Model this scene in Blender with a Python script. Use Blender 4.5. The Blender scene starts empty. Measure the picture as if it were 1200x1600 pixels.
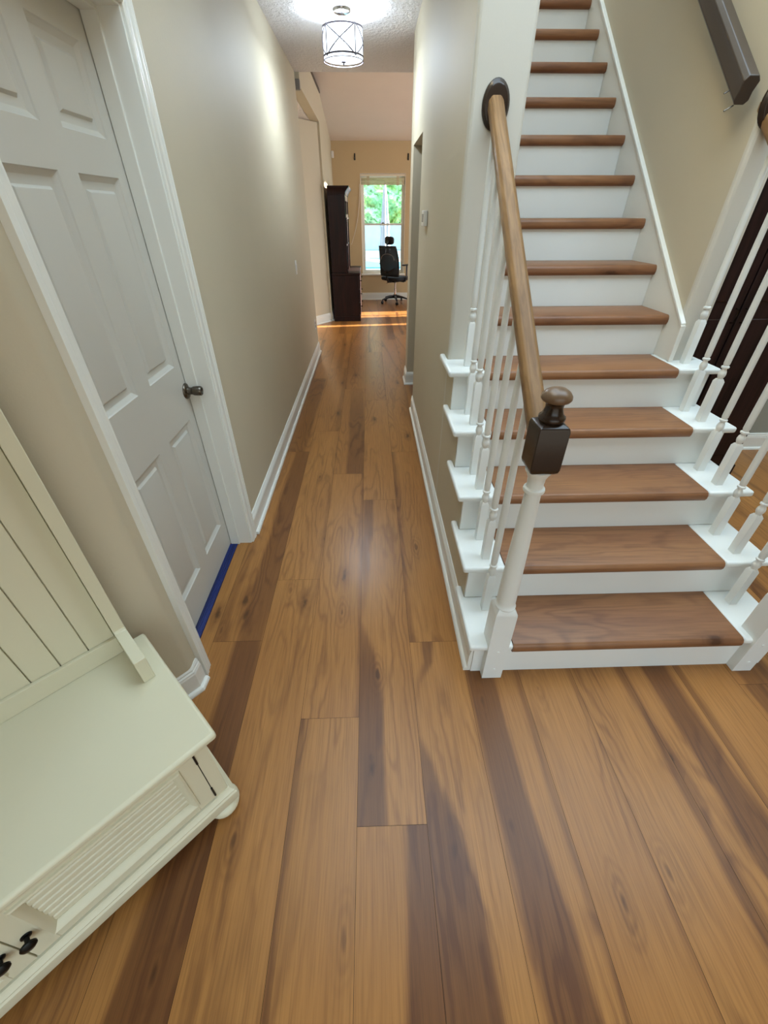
import bpy, bmesh, math, random
from mathutils import Vector, Matrix, noise as mnoise
random.seed(7)
S = bpy.context.scene
C = S.collection
PI = math.pi

# ------------------------------------------------------------ camera
cam = bpy.data.cameras.new('camera')
co = bpy.data.objects.new('camera', cam)
C.objects.link(co)
S.camera = co
RT = ((0.999546, -0.030082, -0.001928), (0.019189, 0.585669, 0.810323), (0.023247, 0.809992, -0.58598))
co.matrix_world = Matrix(((RT[0][0], RT[1][0], -RT[2][0], 0.0),
                          (RT[0][1], RT[1][1], -RT[2][1], 0.0),
                          (RT[0][2], RT[1][2], -RT[2][2], 1.545),
                          (0, 0, 0, 1)))
cam.sensor_fit = 'VERTICAL'
cam.sensor_height = 36.0
cam.lens = 36.0 * 646.0 / 1600.0
cam.clip_start = 0.02
cam.clip_end = 200

# ------------------------------------------------------------ world, sun, exposure
W = bpy.data.worlds.new('World')
S.world = W
W.use_nodes = True
bg = W.node_tree.nodes['Background']
_t = W.node_tree
_tc = _t.nodes.new('ShaderNodeTexCoord')
_sx = _t.nodes.new('ShaderNodeSeparateXYZ')
_cr = _t.nodes.new('ShaderNodeValToRGB')
_t.links.new(_tc.outputs['Generated'], _sx.inputs[0])
_t.links.new(_sx.outputs[2], _cr.inputs[0])
_t.links.new(_cr.outputs[0], bg.inputs[0])
_cr.color_ramp.elements[0].position = 0.12
_cr.color_ramp.elements[0].color = (0.92, 0.86, 0.72, 1)
_cr.color_ramp.elements[1].position = 0.75
_cr.color_ramp.elements[1].color = (3.2, 4.1, 4.8, 1)
bg.inputs[1].default_value = 1.0
SUN_EL, SUN_SLOPE = math.radians(9), 0.09
sun = bpy.data.lights.new('sun', 'SUN')
sun.energy = 80
sun.angle = math.radians(0.53)
sun.color = (1.0, 0.93, 0.80)
so = bpy.data.objects.new('sun', sun)
C.objects.link(so)
so.location = (8, 8, 6)
sd = Vector((-math.cos(SUN_EL), -math.cos(SUN_EL) * SUN_SLOPE, -math.sin(SUN_EL)))
so.rotation_euler = sd.to_track_quat('-Z', 'Y').to_euler()
# added area fill that brightens the great room from its window side
al = bpy.data.lights.new('great_room_fill', 'AREA')
al.shape = 'RECTANGLE'
al.size, al.size_y = 3.6, 2.2
al.energy = 110
al.color = (0.92, 0.96, 1.0)
ao = bpy.data.objects.new('great_room_fill', al)
C.objects.link(ao)
ao.location = (4.15, 7.4, 1.5)
ao.rotation_euler = (0, math.radians(90), 0)
S.view_settings.view_transform = 'Standard'
S.view_settings.look = 'None'
S.view_settings.gamma = 1
S.view_settings.use_curve_mapping = False
S.view_settings.exposure = 0.13


# ------------------------------------------------------------ materials
def lin(c):
    return tuple(((v / 255) / 12.92 if v / 255 <= 0.04045 else ((v / 255 + 0.055) / 1.055) ** 2.4) for v in c) + (1,)


class NT:
    def __init__(s, name):
        s.m = bpy.data.materials.new(name)
        s.m.use_nodes = True
        s.t = s.m.node_tree
        s.b = s.t.nodes['Principled BSDF']
        s.out = s.t.nodes['Material Output']

    def n(s, typ, **kw):
        nd = s.t.nodes.new(typ)
        for k, v in kw.items():
            if k in nd.inputs:
                nd.inputs[k].default_value = v
            else:
                setattr(nd, k, v)
        return nd

    def l(s, a, b):
        s.t.links.new(a, b)

    def math(s, op, a, b=None, c=None, clamp=False):
        nd = s.t.nodes.new('ShaderNodeMath')
        nd.operation = op
        nd.use_clamp = clamp
        for i, v in enumerate((a, b, c)):
            if v is None:
                continue
            if isinstance(v, (int, float)):
                nd.inputs[i].default_value = v
            else:
                s.l(v, nd.inputs[i])
        return nd.outputs[0]

    def mix(s, f, a, b, blend='MIX'):
        nd = s.t.nodes.new('ShaderNodeMix')
        nd.data_type = 'RGBA'
        nd.blend_type = blend
        for i, v in ((0, f), (6, a), (7, b)):
            if isinstance(v, (int, float)):
                nd.inputs[i].default_value = v
            elif isinstance(v, tuple):
                nd.inputs[i].default_value = v
            else:
                s.l(v, nd.inputs[i])
        return nd.outputs[2]

    def noise(s, vec, scale, detail=3, rough=0.5, dist=0.0):
        nd = s.t.nodes.new('ShaderNodeTexNoise')
        nd.inputs['Scale'].default_value = scale
        nd.inputs['Detail'].default_value = detail
        nd.inputs['Roughness'].default_value = rough
        nd.inputs['Distortion'].default_value = dist
        if vec is not None:
            s.l(vec, nd.inputs['Vector'])
        return nd.outputs['Fac']

    def ramp(s, f, a, b):
        nd = s.t.nodes.new('ShaderNodeMapRange')
        nd.interpolation_type = 'SMOOTHSTEP'
        s.l(f, nd.inputs['Value'])
        nd.inputs['From Min'].default_value = a
        nd.inputs['From Max'].default_value = b
        return nd.outputs[0]

    def scaled(s, vec, sc, loc=(0, 0, 0)):
        nd = s.t.nodes.new('ShaderNodeMapping')
        nd.inputs['Scale'].default_value = sc
        nd.inputs['Location'].default_value = loc
        s.l(vec, nd.inputs['Vector'])
        return nd.outputs[0]

    def bump(s, h, strength=0.2, dist=0.002):
        nd = s.t.nodes.new('ShaderNodeBump')
        nd.inputs['Strength'].default_value = strength
        nd.inputs['Distance'].default_value = dist
        s.l(h, nd.inputs['Height'])
        s.l(nd.outputs[0], s.b.inputs['Normal'])


def paint(name, rgb, rough=0.5, bump=0.0, bscale=60, var=0.04, spec=0.5, metal=0.0, bdist=0.002, coat=0.0):
    q = NT(name)
    tc = q.n('ShaderNodeTexCoord')
    nz = q.noise(tc.outputs['Object'], 3.0, 4)
    base = lin(rgb)
    dark = tuple(v * (1 - var * 2.2) for v in base[:3]) + (1,)
    c = q.mix(nz, dark, tuple(min(1, v * (1 + var)) for v in base[:3]) + (1,))
    q.l(c, q.b.inputs['Base Color'])
    q.b.inputs['Roughness'].default_value = rough
    q.b.inputs['Specular IOR Level'].default_value = spec
    q.b.inputs['Metallic'].default_value = metal
    q.b.inputs['Coat Weight'].default_value = coat
    if bump:
        h = q.noise(tc.outputs['Object'], bscale, 5, 0.6)
        q.bump(h, bump, bdist)
    return q.m


M = {}
M['wall'] = paint('beige_wall_paint', (194, 184, 160), 0.62, 0.25, 90, 0.02, 0.4)
M['wallend'] = paint('pale_wall_end', (202, 198, 186), 0.6, 0.2, 90, 0.02, 0.4)  # paler tone than the hall walls, for both wall ends
M['wallfar'] = paint('tan_wall_paint', (196, 174, 136), 0.7, 0.2, 90, 0.02, 0.3)
M['ceil'] = paint('knockdown_ceiling_paint', (230, 228, 228), 0.8, 1.0, 34, 0.02, 0.2, bdist=0.02)
M['vault'] = paint('vault_ceiling_paint', (226, 216, 206), 0.8, 0.3, 40, 0.02, 0.2)
M['white'] = paint('white_trim_paint', (226, 226, 218), 0.32, 0.05, 30, 0.015, 0.5)
M['whited'] = paint('white_door_paint', (198, 196, 187), 0.38, 0.08, 40, 0.015, 0.5)
M['stairw'] = paint('white_stair_paint', (228, 231, 227), 0.35, 0.12, 25, 0.03, 0.5)
M['bench'] = paint('antique_white_furniture_paint', (214, 208, 180), 0.42, 0.06, 25, 0.025, 0.45)
M['greywall'] = paint('grey_green_wall_paint', (150, 150, 138), 0.7, 0.2, 90, 0.02, 0.3)
M['esp'] = paint('espresso_stain', (46, 32, 22), 0.25, 0.1, 50, 0.2, 0.5)
M['capbrown'] = paint('worn_brown_finish', (112, 88, 66), 0.3, 0.1, 60, 0.12, 0.5)
M['railgrey'] = paint('dark_walnut_rail_finish', (70, 60, 52), 0.3, 0.1, 60, 0.12, 0.5)
M['nickel'] = paint('brushed_nickel', (104, 96, 86), 0.25, 0, metal=1.0)
M['bronze'] = paint('dark_bronze', (20, 20, 18), 0.32, 0, metal=0.6)
M['black'] = paint('black_plastic', (16, 17, 19), 0.4)
M['blackf'] = paint('black_seat_fabric', (22, 24, 28), 0.85, 0.3, 400)
M['chrome'] = paint('chrome', (200, 200, 205), 0.12, metal=1.0)
M['plastic'] = paint('white_plastic', (222, 220, 214), 0.35)
M['greyp'] = paint('grey_plastic', (120, 116, 112), 0.4)
M['dim'] = paint('dark_gap', (20, 14, 10), 0.9)
M['ring'] = paint('lamp_frame_metal', (70, 64, 74), 0.5)
M['cream'] = paint('cream_paint', (226, 214, 190), 0.5)
M['loft'] = paint('dark_loft_rail', (60, 44, 36), 0.4)


def blue():
    q = NT('blue_tape')
    tc = q.n('ShaderNodeTexCoord')
    w = q.noise(q.scaled(tc.outputs['Object'], (90, 1.2, 1)), 1.0, 2)
    q.l(q.mix(q.ramp(w, 0.35, 0.65), lin((6, 20, 66)), lin((12, 38, 108))), q.b.inputs['Base Color'])
    q.b.inputs['Roughness'].default_value = 0.55
    return q.m


M['blue'] = blue()


def darkwood(name, a, b, rough=0.3, sc=(30, 30, 2)):
    q = NT(name)
    tc = q.n('ShaderNodeTexCoord')
    q.b.inputs['Specular IOR Level'].default_value = 0.22 if rough > 0.3 else 0.5
    w = q.noise(q.scaled(tc.outputs['Object'], sc), 1.0, 5, 0.6, 0.6)
    q.l(q.mix(q.ramp(w, 0.3, 0.7), lin(a), lin(b)), q.b.inputs['Base Color'])
    q.b.inputs['Roughness'].default_value = rough
    q.bump(w, 0.15, 0.001)
    return q.m


M['mahog'] = darkwood('mahogany_wood', (20, 9, 8), (38, 15, 11), 0.42)
M['armo'] = darkwood('black_brown_wood', (22, 14, 14), (46, 28, 26), 0.35)
M['oakrail'] = darkwood('natural_oak_rail', (116, 86, 54), (148, 114, 76), 0.42, (60, 5, 5))
M['woven'] = darkwood('woven_bamboo', (168, 150, 116), (214, 204, 176), 0.7, (4, 4, 160))


def wood_floor(name, light, mid, dark, rough=0.32, attr=True):
    """plank wood: UV = metres across / along the plank (with a random shift per plank)."""
    q = NT(name)
    uv = q.n('ShaderNodeUVMap')
    uv.uv_map = 'UVMap'
    V = uv.outputs[0]
    sep = q.n('ShaderNodeSeparateXYZ')
    q.l(V, sep.inputs[0])
    # broad tone drift
    drift = q.noise(q.scaled(V, (5, 0.9, 1)), 1.0, 3, 0.5, 0.3)
    # fine fibre
    fib = q.noise(q.scaled(V, (230, 5, 1)), 1.0, 3, 0.6)
    fib2 = q.noise(q.scaled(V, (70, 1.8, 1)), 1.0, 4, 0.65, 0.4)
    # cathedral contours
    fld = q.noise(q.scaled(V, (5.5, 0.75, 1)), 1.0, 2, 0.45, 0.25)
    wob = q.noise(q.scaled(V, (14, 9, 1)), 1.0, 2, 0.5)
    ph = q.math('ADD', q.math('MULTIPLY', fld, 95.0), q.math('MULTIPLY', wob, 5.0))
    ring = q.math('MULTIPLY_ADD', q.math('SINE', ph), 0.5, 0.5)
    ring = q.math('POWER', ring, 2.5)
    rmask = q.ramp(q.noise(q.scaled(V, (4.5, 0.8, 1), (7, 3, 0)), 1.0, 2), 0.44, 0.56)
    ring = q.math('MULTIPLY', ring, rmask)
    # knots
    vo = q.n('ShaderNodeTexVoronoi')
    vo.voronoi_dimensions = '2D'
    vo.inputs['Scale'].default_value = 1.0
    q.l(q.scaled(V, (5.0, 1.7, 1)), vo.inputs['Vector'])
    rnd = q.n('ShaderNodeSeparateXYZ')
    q.l(vo.outputs['Color'], rnd.inputs[0])
    has = q.math('GREATER_THAN', rnd.outputs[0], 0.80)
    dd = q.math('ADD', vo.outputs['Distance'], q.math('MULTIPLY_ADD', q.noise(q.scaled(V, (40, 22, 1)), 1.0, 2), 0.12, -0.06))
    core = q.math('MULTIPLY', q.math('SUBTRACT', 1.0, q.ramp(dd, 0.015, 0.085)), has)
    halo = q.math('MULTIPLY', q.math('SUBTRACT', 1.0, q.ramp(dd, 0.05, 0.24)), has)
    col = q.mix(q.ramp(drift, 0.25, 0.78), lin(light), lin(mid))
    if attr:
        at = q.n('ShaderNodeAttribute')
        at.attribute_name = 'band'
        bs = q.n('ShaderNodeSeparateXYZ')
        q.l(at.outputs['Vector'], bs.inputs[0])
        at2 = q.n('ShaderNodeAttribute')
        at2.attribute_name = 'band2'
        bs2 = q.n('ShaderNodeSeparateXYZ')
        q.l(at2.outputs['Vector'], bs2.inputs[0])
        at3 = q.n('ShaderNodeAttribute')
        at3.attribute_name = 'info'
        bi = q.n('ShaderNodeSeparateXYZ')
        q.l(at3.outputs['Vector'], bi.inputs[0])
        edge = q.noise(q.scaled(V, (6, 1.6, 1), (3, 9, 0)), 1.0, 3, 0.55)
        fray = q.math('MULTIPLY', q.math('SUBTRACT', fib2, 0.5), 0.14)
        uu = q.math('ADD', q.math('ADD', bi.outputs[1], q.math('MULTIPLY_ADD', edge, 0.20, -0.10)), fray)
        tot = None
        for b in (bs, bs2):
            d = q.math('ABSOLUTE', q.math('SUBTRACT', uu, b.outputs[0]))
            k = q.math('SUBTRACT', d, b.outputs[1])
            k = q.math('SUBTRACT', 1.0, q.ramp(k, -0.07, 0.06))
            k = q.math('MULTIPLY', k, b.outputs[2])
            tot = k if tot is None else q.math('MAXIMUM', tot, k)
        col = q.mix(q.math('MULTIPLY', bi.outputs[0], 1.0, clamp=True), col, lin(mid))
        # darker figure inside the heartwood band
        inner = q.math('MULTIPLY', tot, q.math('MULTIPLY_ADD', ring, 0.30, q.math('MULTIPLY_ADD', fib2, 0.4, 0.62)))
        col = q.mix(q.math('MULTIPLY', inner, 1.0, clamp=True), col, lin(dark))
    dk = tuple(v * 0.42 for v in lin(dark)[:3]) + (1,)
    if attr:
        wv = q.math('MULTIPLY_ADD', q.noise(q.scaled(V, (22, 9, 1), (5, 5, 0)), 1.0, 3, 0.55), 0.9, -0.45)
        for nm in ('knot', 'knot2'):
            ka = q.n('ShaderNodeAttribute')
            ka.attribute_name = nm
            ks = q.n('ShaderNodeSeparateXYZ')
            q.l(ka.outputs['Vector'], ks.inputs[0])
            du = q.math('MULTIPLY', q.math('SUBTRACT', bi.outputs[1], ks.outputs[0]), 0.2186 / 0.030)
            dv = q.math('MULTIPLY', q.math('SUBTRACT', bi.outputs[2], ks.outputs[1]), 1 / 0.085)
            rr_ = q.math('SQRT', q.math('ADD', q.math('MULTIPLY', du, du), q.math('MULTIPLY', dv, dv)))
            rw = q.math('ADD', rr_, wv)
            fall = q.math('SUBTRACT', 1.0, q.ramp(rw, 0.25, 1.9))
            rg = q.math('MULTIPLY_ADD', q.math('SINE', q.math('MULTIPLY', rw, 13.0)), 0.35, 0.65)
            col = q.mix(q.math('MULTIPLY', q.math('MULTIPLY', q.math('MULTIPLY', fall, rg), ks.outputs[2]), 0.55), col, lin(dark))
            cr_ = q.math('SUBTRACT', 1.0, q.ramp(rw, 0.05, 0.38))
            col = q.mix(q.math('MULTIPLY', q.math('MULTIPLY', cr_, ks.outputs[2]), 0.75), col, dk)
    col = q.mix(q.math('MULTIPLY', halo, 0.42), col, lin(dark))
    col = q.mix(q.math('MULTIPLY', core, 0.8), col, dk)
    col = q.mix(q.math('MULTIPLY', ring, 0.38), col, lin(dark))
    fr = q.math('MULTIPLY', q.math('SUBTRACT', 1.0, q.ramp(fib, 0.3, 0.6)), 0.26)
    col = q.mix(fr, col, dk)
    fr2 = q.math('MULTIPLY', q.math('SUBTRACT', 1.0, q.ramp(fib2, 0.36, 0.6)), 0.15)
    col = q.mix(fr2, col, lin(dark))
    q.l(col, q.b.inputs['Base Color'])
    q.l(q.math('MULTIPLY_ADD', fib2, 0.12, rough - 0.06), q.b.inputs['Roughness'])
    q.b.inputs['Specular IOR Level'].default_value = 0.34
    hh = q.math('ADD', q.math('MULTIPLY', fib, 0.5), q.math('MULTIPLY', ring, -0.3))
    q.bump(hh, 0.12, 0.0006)
    return q.m


M['floor'] = wood_floor('oak_plank_flooring', (174, 122, 66), (158, 107, 56), (97, 59, 32))
M['tread'] = wood_floor('red_brown_stair_tread', (152, 108, 72), (128, 86, 59), (94, 60, 43), 0.36, attr=False)


def glass():
    q = NT('window_glass')
    tr = q.n('ShaderNodeBsdfTransparent')
    gl = q.n('ShaderNodeBsdfGlossy')
    gl.inputs['Roughness'].default_value = 0.02
    mx = q.n('ShaderNodeMixShader')
    mx.inputs[0].default_value = 0.06
    q.l(tr.outputs[0], mx.inputs[1])
    q.l(gl.outputs[0], mx.inputs[2])
    q.l(mx.outputs[0], q.out.inputs['Surface'])
    return q.m


M['glass'] = glass()


def meshfab():
    q = NT('black_mesh_fabric')
    q.b.inputs['Base Color'].default_value = lin((30, 34, 40))
    q.b.inputs['Roughness'].default_value = 0.7
    tr = q.n('ShaderNodeBsdfTransparent')
    mx = q.n('ShaderNodeMixShader')
    mx.inputs[0].default_value = 0.92
    q.l(tr.outputs[0], mx.inputs[1])
    q.l(q.b.outputs[0], mx.inputs[2])
    q.l(mx.outputs[0], q.out.inputs['Surface'])
    return q.m


M['mesh'] = meshfab()


def emit(name, rgb, st):
    q = NT(name)
    q.b.inputs['Base Color'].default_value = lin((240, 240, 245))
    q.b.inputs['Emission Color'].default_value = rgb + (1,)
    q.b.inputs['Emission Strength'].default_value = st
    return q.m





def frosted(nm, fac, st):
    q = NT(nm)
    tr = q.n('ShaderNodeBsdfTransparent')
    em = q.n('ShaderNodeEmission')
    em.inputs['Color'].default_value = (0.78, 0.88, 1.0, 1)
    em.inputs['Strength'].default_value = st
    mx = q.n('ShaderNodeMixShader')
    mx.inputs[0].default_value = fac
    q.l(tr.outputs[0], mx.inputs[1])
    q.l(em.outputs[0], mx.inputs[2])
    q.l(mx.outputs[0], q.out.inputs['Surface'])
    return q.m


M['diffuser'] = frosted('lit_frosted_diffuser', 0.5, 3.5)
M['shade'] = frosted('lit_fabric_shade', 0.72, 3.0)


def foliage():
    q = NT('hedge_foliage')
    tc = q.n('ShaderNodeTexCoord')
    a = q.noise(tc.outputs['Object'], 7, 6, 0.7)
    b = q.noise(tc.outputs['Object'], 1.1, 3)
    c = q.mix(q.ramp(a, 0.35, 0.65), lin((140, 205, 140)), lin((250, 255, 190)))
    c = q.mix(q.ramp(b, 0.4, 0.65), c, lin((190, 240, 200)))
    q.l(c, q.b.inputs['Base Color'])
    q.b.inputs['Roughness'].default_value = 0.6
    return q.m


M['hedge'] = foliage()
M['patio'] = paint('pale_patio_paving', (112, 146, 156), 0.6, 0.2, 20, 0.12)
M['pool'] = paint('pool_water', (90, 170, 190), 0.08, 0.3, 6, 0.05)
M['lwall'] = paint('blue_grey_garden_wall', (190, 214, 222), 0.8, 0.3, 20, 0.12)
M['parasol'] = paint('folded_parasol_canvas', (150, 160, 176), 0.8, 0.2, 40, 0.06)


# ------------------------------------------------------------ mesh helpers
def box(bm, x0, x1, y0, y1, z0, z1):
    vs = [bm.verts.new((x, y, z)) for z in (z0, z1) for y in (y0, y1) for x in (x0, x1)]
    for f in ((0, 2, 3, 1), (4, 5, 7, 6), (0, 1, 5, 4), (2, 6, 7, 3), (0, 4, 6, 2), (1, 3, 7, 5)):
        bm.faces.new([vs[i] for i in f])
    return vs


def loft(bm, rings, cap=True, closed=True):
    R_ = [[bm.verts.new(p) for p in r] for r in rings]
    for a, b in zip(R_, R_[1:]):
        n = len(a)
        for i in range(n if closed else n - 1):
            j = (i + 1) % n
            bm.faces.new((a[i], a[j], b[j], b[i]))
    if cap:
        bm.faces.new(R_[0][::-1])
        bm.faces.new(R_[-1])
    return R_


def lathe(bm, prof, c=(0, 0, 0), seg=20, M4=None):
    """prof: [(r, z)]"""
    rings = []
    for r, z in prof:
        rr = max(r, 0.0004)
        ring = [Vector((c[0] + rr * math.cos(2 * PI * i / seg), c[1] + rr * math.sin(2 * PI * i / seg), c[2] + z)) for i in range(seg)]
        if M4 is not None:
            ring = [M4 @ p for p in ring]
        rings.append(ring)
    loft(bm, rings)


def sqring(cx, cy, h, z, h2=None):
    h2 = h if h2 is None else h2
    return [Vector((cx - h, cy - h2, z)), Vector((cx + h, cy - h2, z)), Vector((cx + h, cy + h2, z)), Vector((cx - h, cy + h2, z))]


def tube(bm, pts, r, seg=8, r1=None):
    pts = [Vector(p) for p in pts]
    rings = []
    n = len(pts)
    up = Vector((0, 0, 1))
    for i, p in enumerate(pts):
        d = (pts[min(i + 1, n - 1)] - pts[max(i - 1, 0)]).normalized()
        a = d.cross(up)
        if a.length < 1e-3:
            a = d.cross(Vector((1, 0, 0)))
        a.normalize()
        b = a.cross(d)
        rr = r if r1 is None else r + (r1 - r) * i / (n - 1)
        rings.append([p + a * rr * math.cos(2 * PI * k / seg) + b * rr * math.sin(2 * PI * k / seg) for k in range(seg)])
    loft(bm, rings)


def prism(bm, poly, z0, z1):
    loft(bm, [[Vector((x, y, z0)) for x, y in poly], [Vector((x, y, z1)) for x, y in poly]])


def sweep2d(bm, path, prof):
    """sweep a (out, z) profile along a horizontal path; out is to the right of travel, mitred."""
    P = [Vector(p) for p in path]
    nr = []
    for i in range(len(P) - 1):
        d = (P[i + 1] - P[i]).normalized()
        nr.append(Vector((d.y, -d.x)))
    rings = []
    for i, p in enumerate(P):
        if i == 0:
            m = nr[0]
        elif i == len(P) - 1:
            m = nr[-1]
        else:
            m = (nr[i - 1] + nr[i])
            m = m / max(m.dot(nr[i]), 0.2)
        rings.append([Vector((p.x + m.x * o, p.y + m.y * o, z)) for o, z in prof])
    loft(bm, rings)


def obj(name, bm, mat, parent=None, smooth=False, bevel=0.0, seg=2, angle=40):
    me = bpy.data.meshes.new(name)
    bmesh.ops.recalc_face_normals(bm, faces=bm.faces)
    bm.to_mesh(me)
    bm.free()
    o = bpy.data.objects.new(name, me)
    C.objects.link(o)
    me.materials.append(mat)
    if parent is not None:
        o.parent = parent
    if bevel:
        md = o.modifiers.new('bevel', 'BEVEL')
        md.width = bevel
        md.segments = seg
        md.limit_method = 'ANGLE'
        md.angle_limit = math.radians(35)
    if smooth or bevel:
        for p in me.polygons:
            p.use_smooth = True
        try:
            me.set_sharp_from_angle(angle=math.radians(angle))
        except Exception:
            pass
    return o


def thing(name, label, cat, loc=(0, 0, 0), group=None, rotz=0):
    o = bpy.data.objects.new(name, None)
    o.empty_display_size = 0.05
    C.objects.link(o)
    o.location = loc
    o.rotation_euler = (0, 0, rotz)
    o['label'] = label
    o['category'] = cat
    if group:
        o['group'] = group
    return o


def tag(o, label, cat, group=None):
    o['label'] = label
    o['category'] = cat
    if group:
        o['group'] = group
    return o


def struct(name, bm, mat, label=None, cat=None, **kw):
    o = obj(name, bm, mat, **kw)
    o['kind'] = 'structure'
    if label:
        o['label'] = label
    if cat:
        o['category'] = cat
    return o


B = bmesh.new

# ------------------------------------------------------------ key numbers
XL, XR = -0.715, 0.385          # hall wall faces
YEND = 5.93                     # hall's left wall stops here
CZ = 2.69                       # hall ceiling
RISE, RUN, Y0 = 0.19, 0.2348, 0.995
YF = 10.13                      # far wall

# ------------------------------------------------------------ floor
PW = 0.2186
bm = B()
uvl = bm.loops.layers.uv.new('UVMap')
lb = bm.verts.layers.float_vector.new('band')
lb2 = bm.verts.layers.float_vector.new('band2')
li = bm.verts.layers.float_vector.new('info')
lk = bm.verts.layers.float_vector.new('knot')
lk2 = bm.verts.layers.float_vector.new('knot2')
KN = {0: [(.33, .99, 1.0)], 1: [(.34, .40, 1.0), (.40, 1.79, .7)], -3: [(.70, .18, 1.0), (.08, 1.24, .5)], 2: [(.2, .46, .6), (.2, .865, .5)],
      3: [(.39, .274, .9), (.27, .91, .5)], 4: [(.13, .33, .6)], -2: [(.28, .45, .8), (.37, 1.47, .4), (.56, 2.585, .5)], -1: [(.59, 1.324, .8), (.86, .23, .5)]}
X00 = -0.073
joint = {-3: 1.174, -2: 1.55, -1: 0.815, 0: 0.47, 1: 1.145, 2: -0.35, 3: -0.6, 4: -0.3, 5: -0.7, 6: -0.2, 7: 0.9, -4: 0.3, -5: 1.6}
LEN = 1.805
# explicit heartwood figure: (column, plank index, [(v, centre, half, strength)...], second band list, tone)
FIG = {
    (-1, -1): ([(0, .0, .08, .5), (1, .03, .10, .7)], [], .15),
    (-1, 0): ([(0, 1.0, .07, .7), (1, 1.0, .07, .6)], [], .2),
    (-1, 1): ([(0, .72, .30, .85), (.7, .65, .32, .7), (1, .6, .3, .3)], [], .6),
    (0, -1): ([(0, .8, .36, 1.0), (.6, .78, .34, 1.0), (.86, .86, .24, 1.0), (1, .86, .2, 1.0)], [], .4),
    (0, 0): ([(0, .2, .24, 1.0), (.25, .18, .24, 1.0), (.36, .1, .16, .9), (.44, .0, .03, .4), (.55, .1, .08, .5), (.75, .12, .14, .8), (1, .16, .16, .8)], [], .2),
    (0, 1): ([(0, .5, .0, 0), (1, .5, .0, 0)], [], .35),
    (1, -1): ([(0, .12, .5, 1.0), (.30, .14, .52, 1.0), (.52, .12, .5, 1.0), (.62, .08, .34, 1.0), (.72, .02, .18, .9), (.8, -.1, .05, .3), (.9, .1, .05, .4), (.94, .3, .1, .8), (1, .34, .12, .9)],
              [(0, 1.0, .03, .3), (1, 1.0, .03, .3)], .0),
    (1, 0): ([(0, .0, .08, .6), (1, .02, .10, .75)], [(0, .95, .05, .4), (1, .95, .06, .3)], .25),
    (1, 1): ([(0, .95, .06, .5), (1, .95, .06, .5)], [], .35),
    (2, 0): ([(0, .42, .30, 1.0), (.35, .36, .30, 1.0), (.5, .30, .26, 1.0), (.72, .26, .28, .9), (1, .3, .3, .9)],
             [(0, .97, .05, .6), (.5, .97, .05, .7), (1, .95, .05, .6)], .5),
    (3, 0): ([(0, 1.02, .05, .6), (1, 1.0, .05, .6)], [], .2),
    (3, 1): ([(0, 1.02, .05, .6), (1, 1.0, .05, .6)], [], .2),
    (4, 0): ([(0, .93, .10, .8), (1, .97, .09, .8)], [], .15),
    (4, 1): ([(0, .97, .10, .8), (1, .97, .09, .8)], [], .15),
    (5, 0): ([(0, .66, .26, .9), (1, .62, .24, 1.0)], [(0, .0, .06, .7), (1, .0, .07, .7)], .45),
    (5, 1): ([(0, .62, .24, 1.0), (1, .62, .24, 1.0)], [(0, .0, .06, .7), (1, .0, .07, .7)], .45),
    (6, 0): ([(0, .0, .10, .7), (1, .0, .1, .7)], [], .1),
    (7, -1): ([(0, .5, .35, .8), (1, .5, .4, .8)], [], .8),
    (7, 0): ([(0, .5, .35, .8), (1, .5, .4, .8)], [], .8),
    (-2, -1): ([(0, .05, .04, .4), (1, .97, .05, .5)], [], .1),
    (-2, 0): ([(0, .97, .05, .5), (1, .97, .04, .3)], [], .1),
    (-3, -1): ([(0, .5, .4, 1.0), (.5, .72, .36, 1.0), (.8, .74, .30, 1.0), (1, .72, .26, 1.0)], [], .35),
    (-3, 0): ([(0, .76, .26, .7), (.3, .8, .34, .8), (.7, .76, .30, .9), (1, .8, .3, .8)], [(0, .1, .12, .5), (.5, .1, .05, .3), (1, .1, .1, .4)], .8),
    (-3, 1): ([(0, .4, .45, .5), (1, .5, .45, .7)], [], .9),
    (-2, 1): ([(0, .9, .1, .5), (1, .9, .1, .5)], [], .5),
    (-4, 0): ([(0, .2, .2, .8), (.5, .1, .05, .2), (1, .0, .05, .2)], [], .05),
}
rf = random.Random(3)


def interp(keys, t):
    if not keys:
        return (0.5, -1.0, 0.0)
    for a, b in zip(keys, keys[1:]):
        if a[0] <= t <= b[0]:
            k = (t - a[0]) / (b[0] - a[0])
            return tuple(a[i] + (b[i] - a[i]) * k for i in (1, 2, 3))
    return keys[-1][1:]


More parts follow.
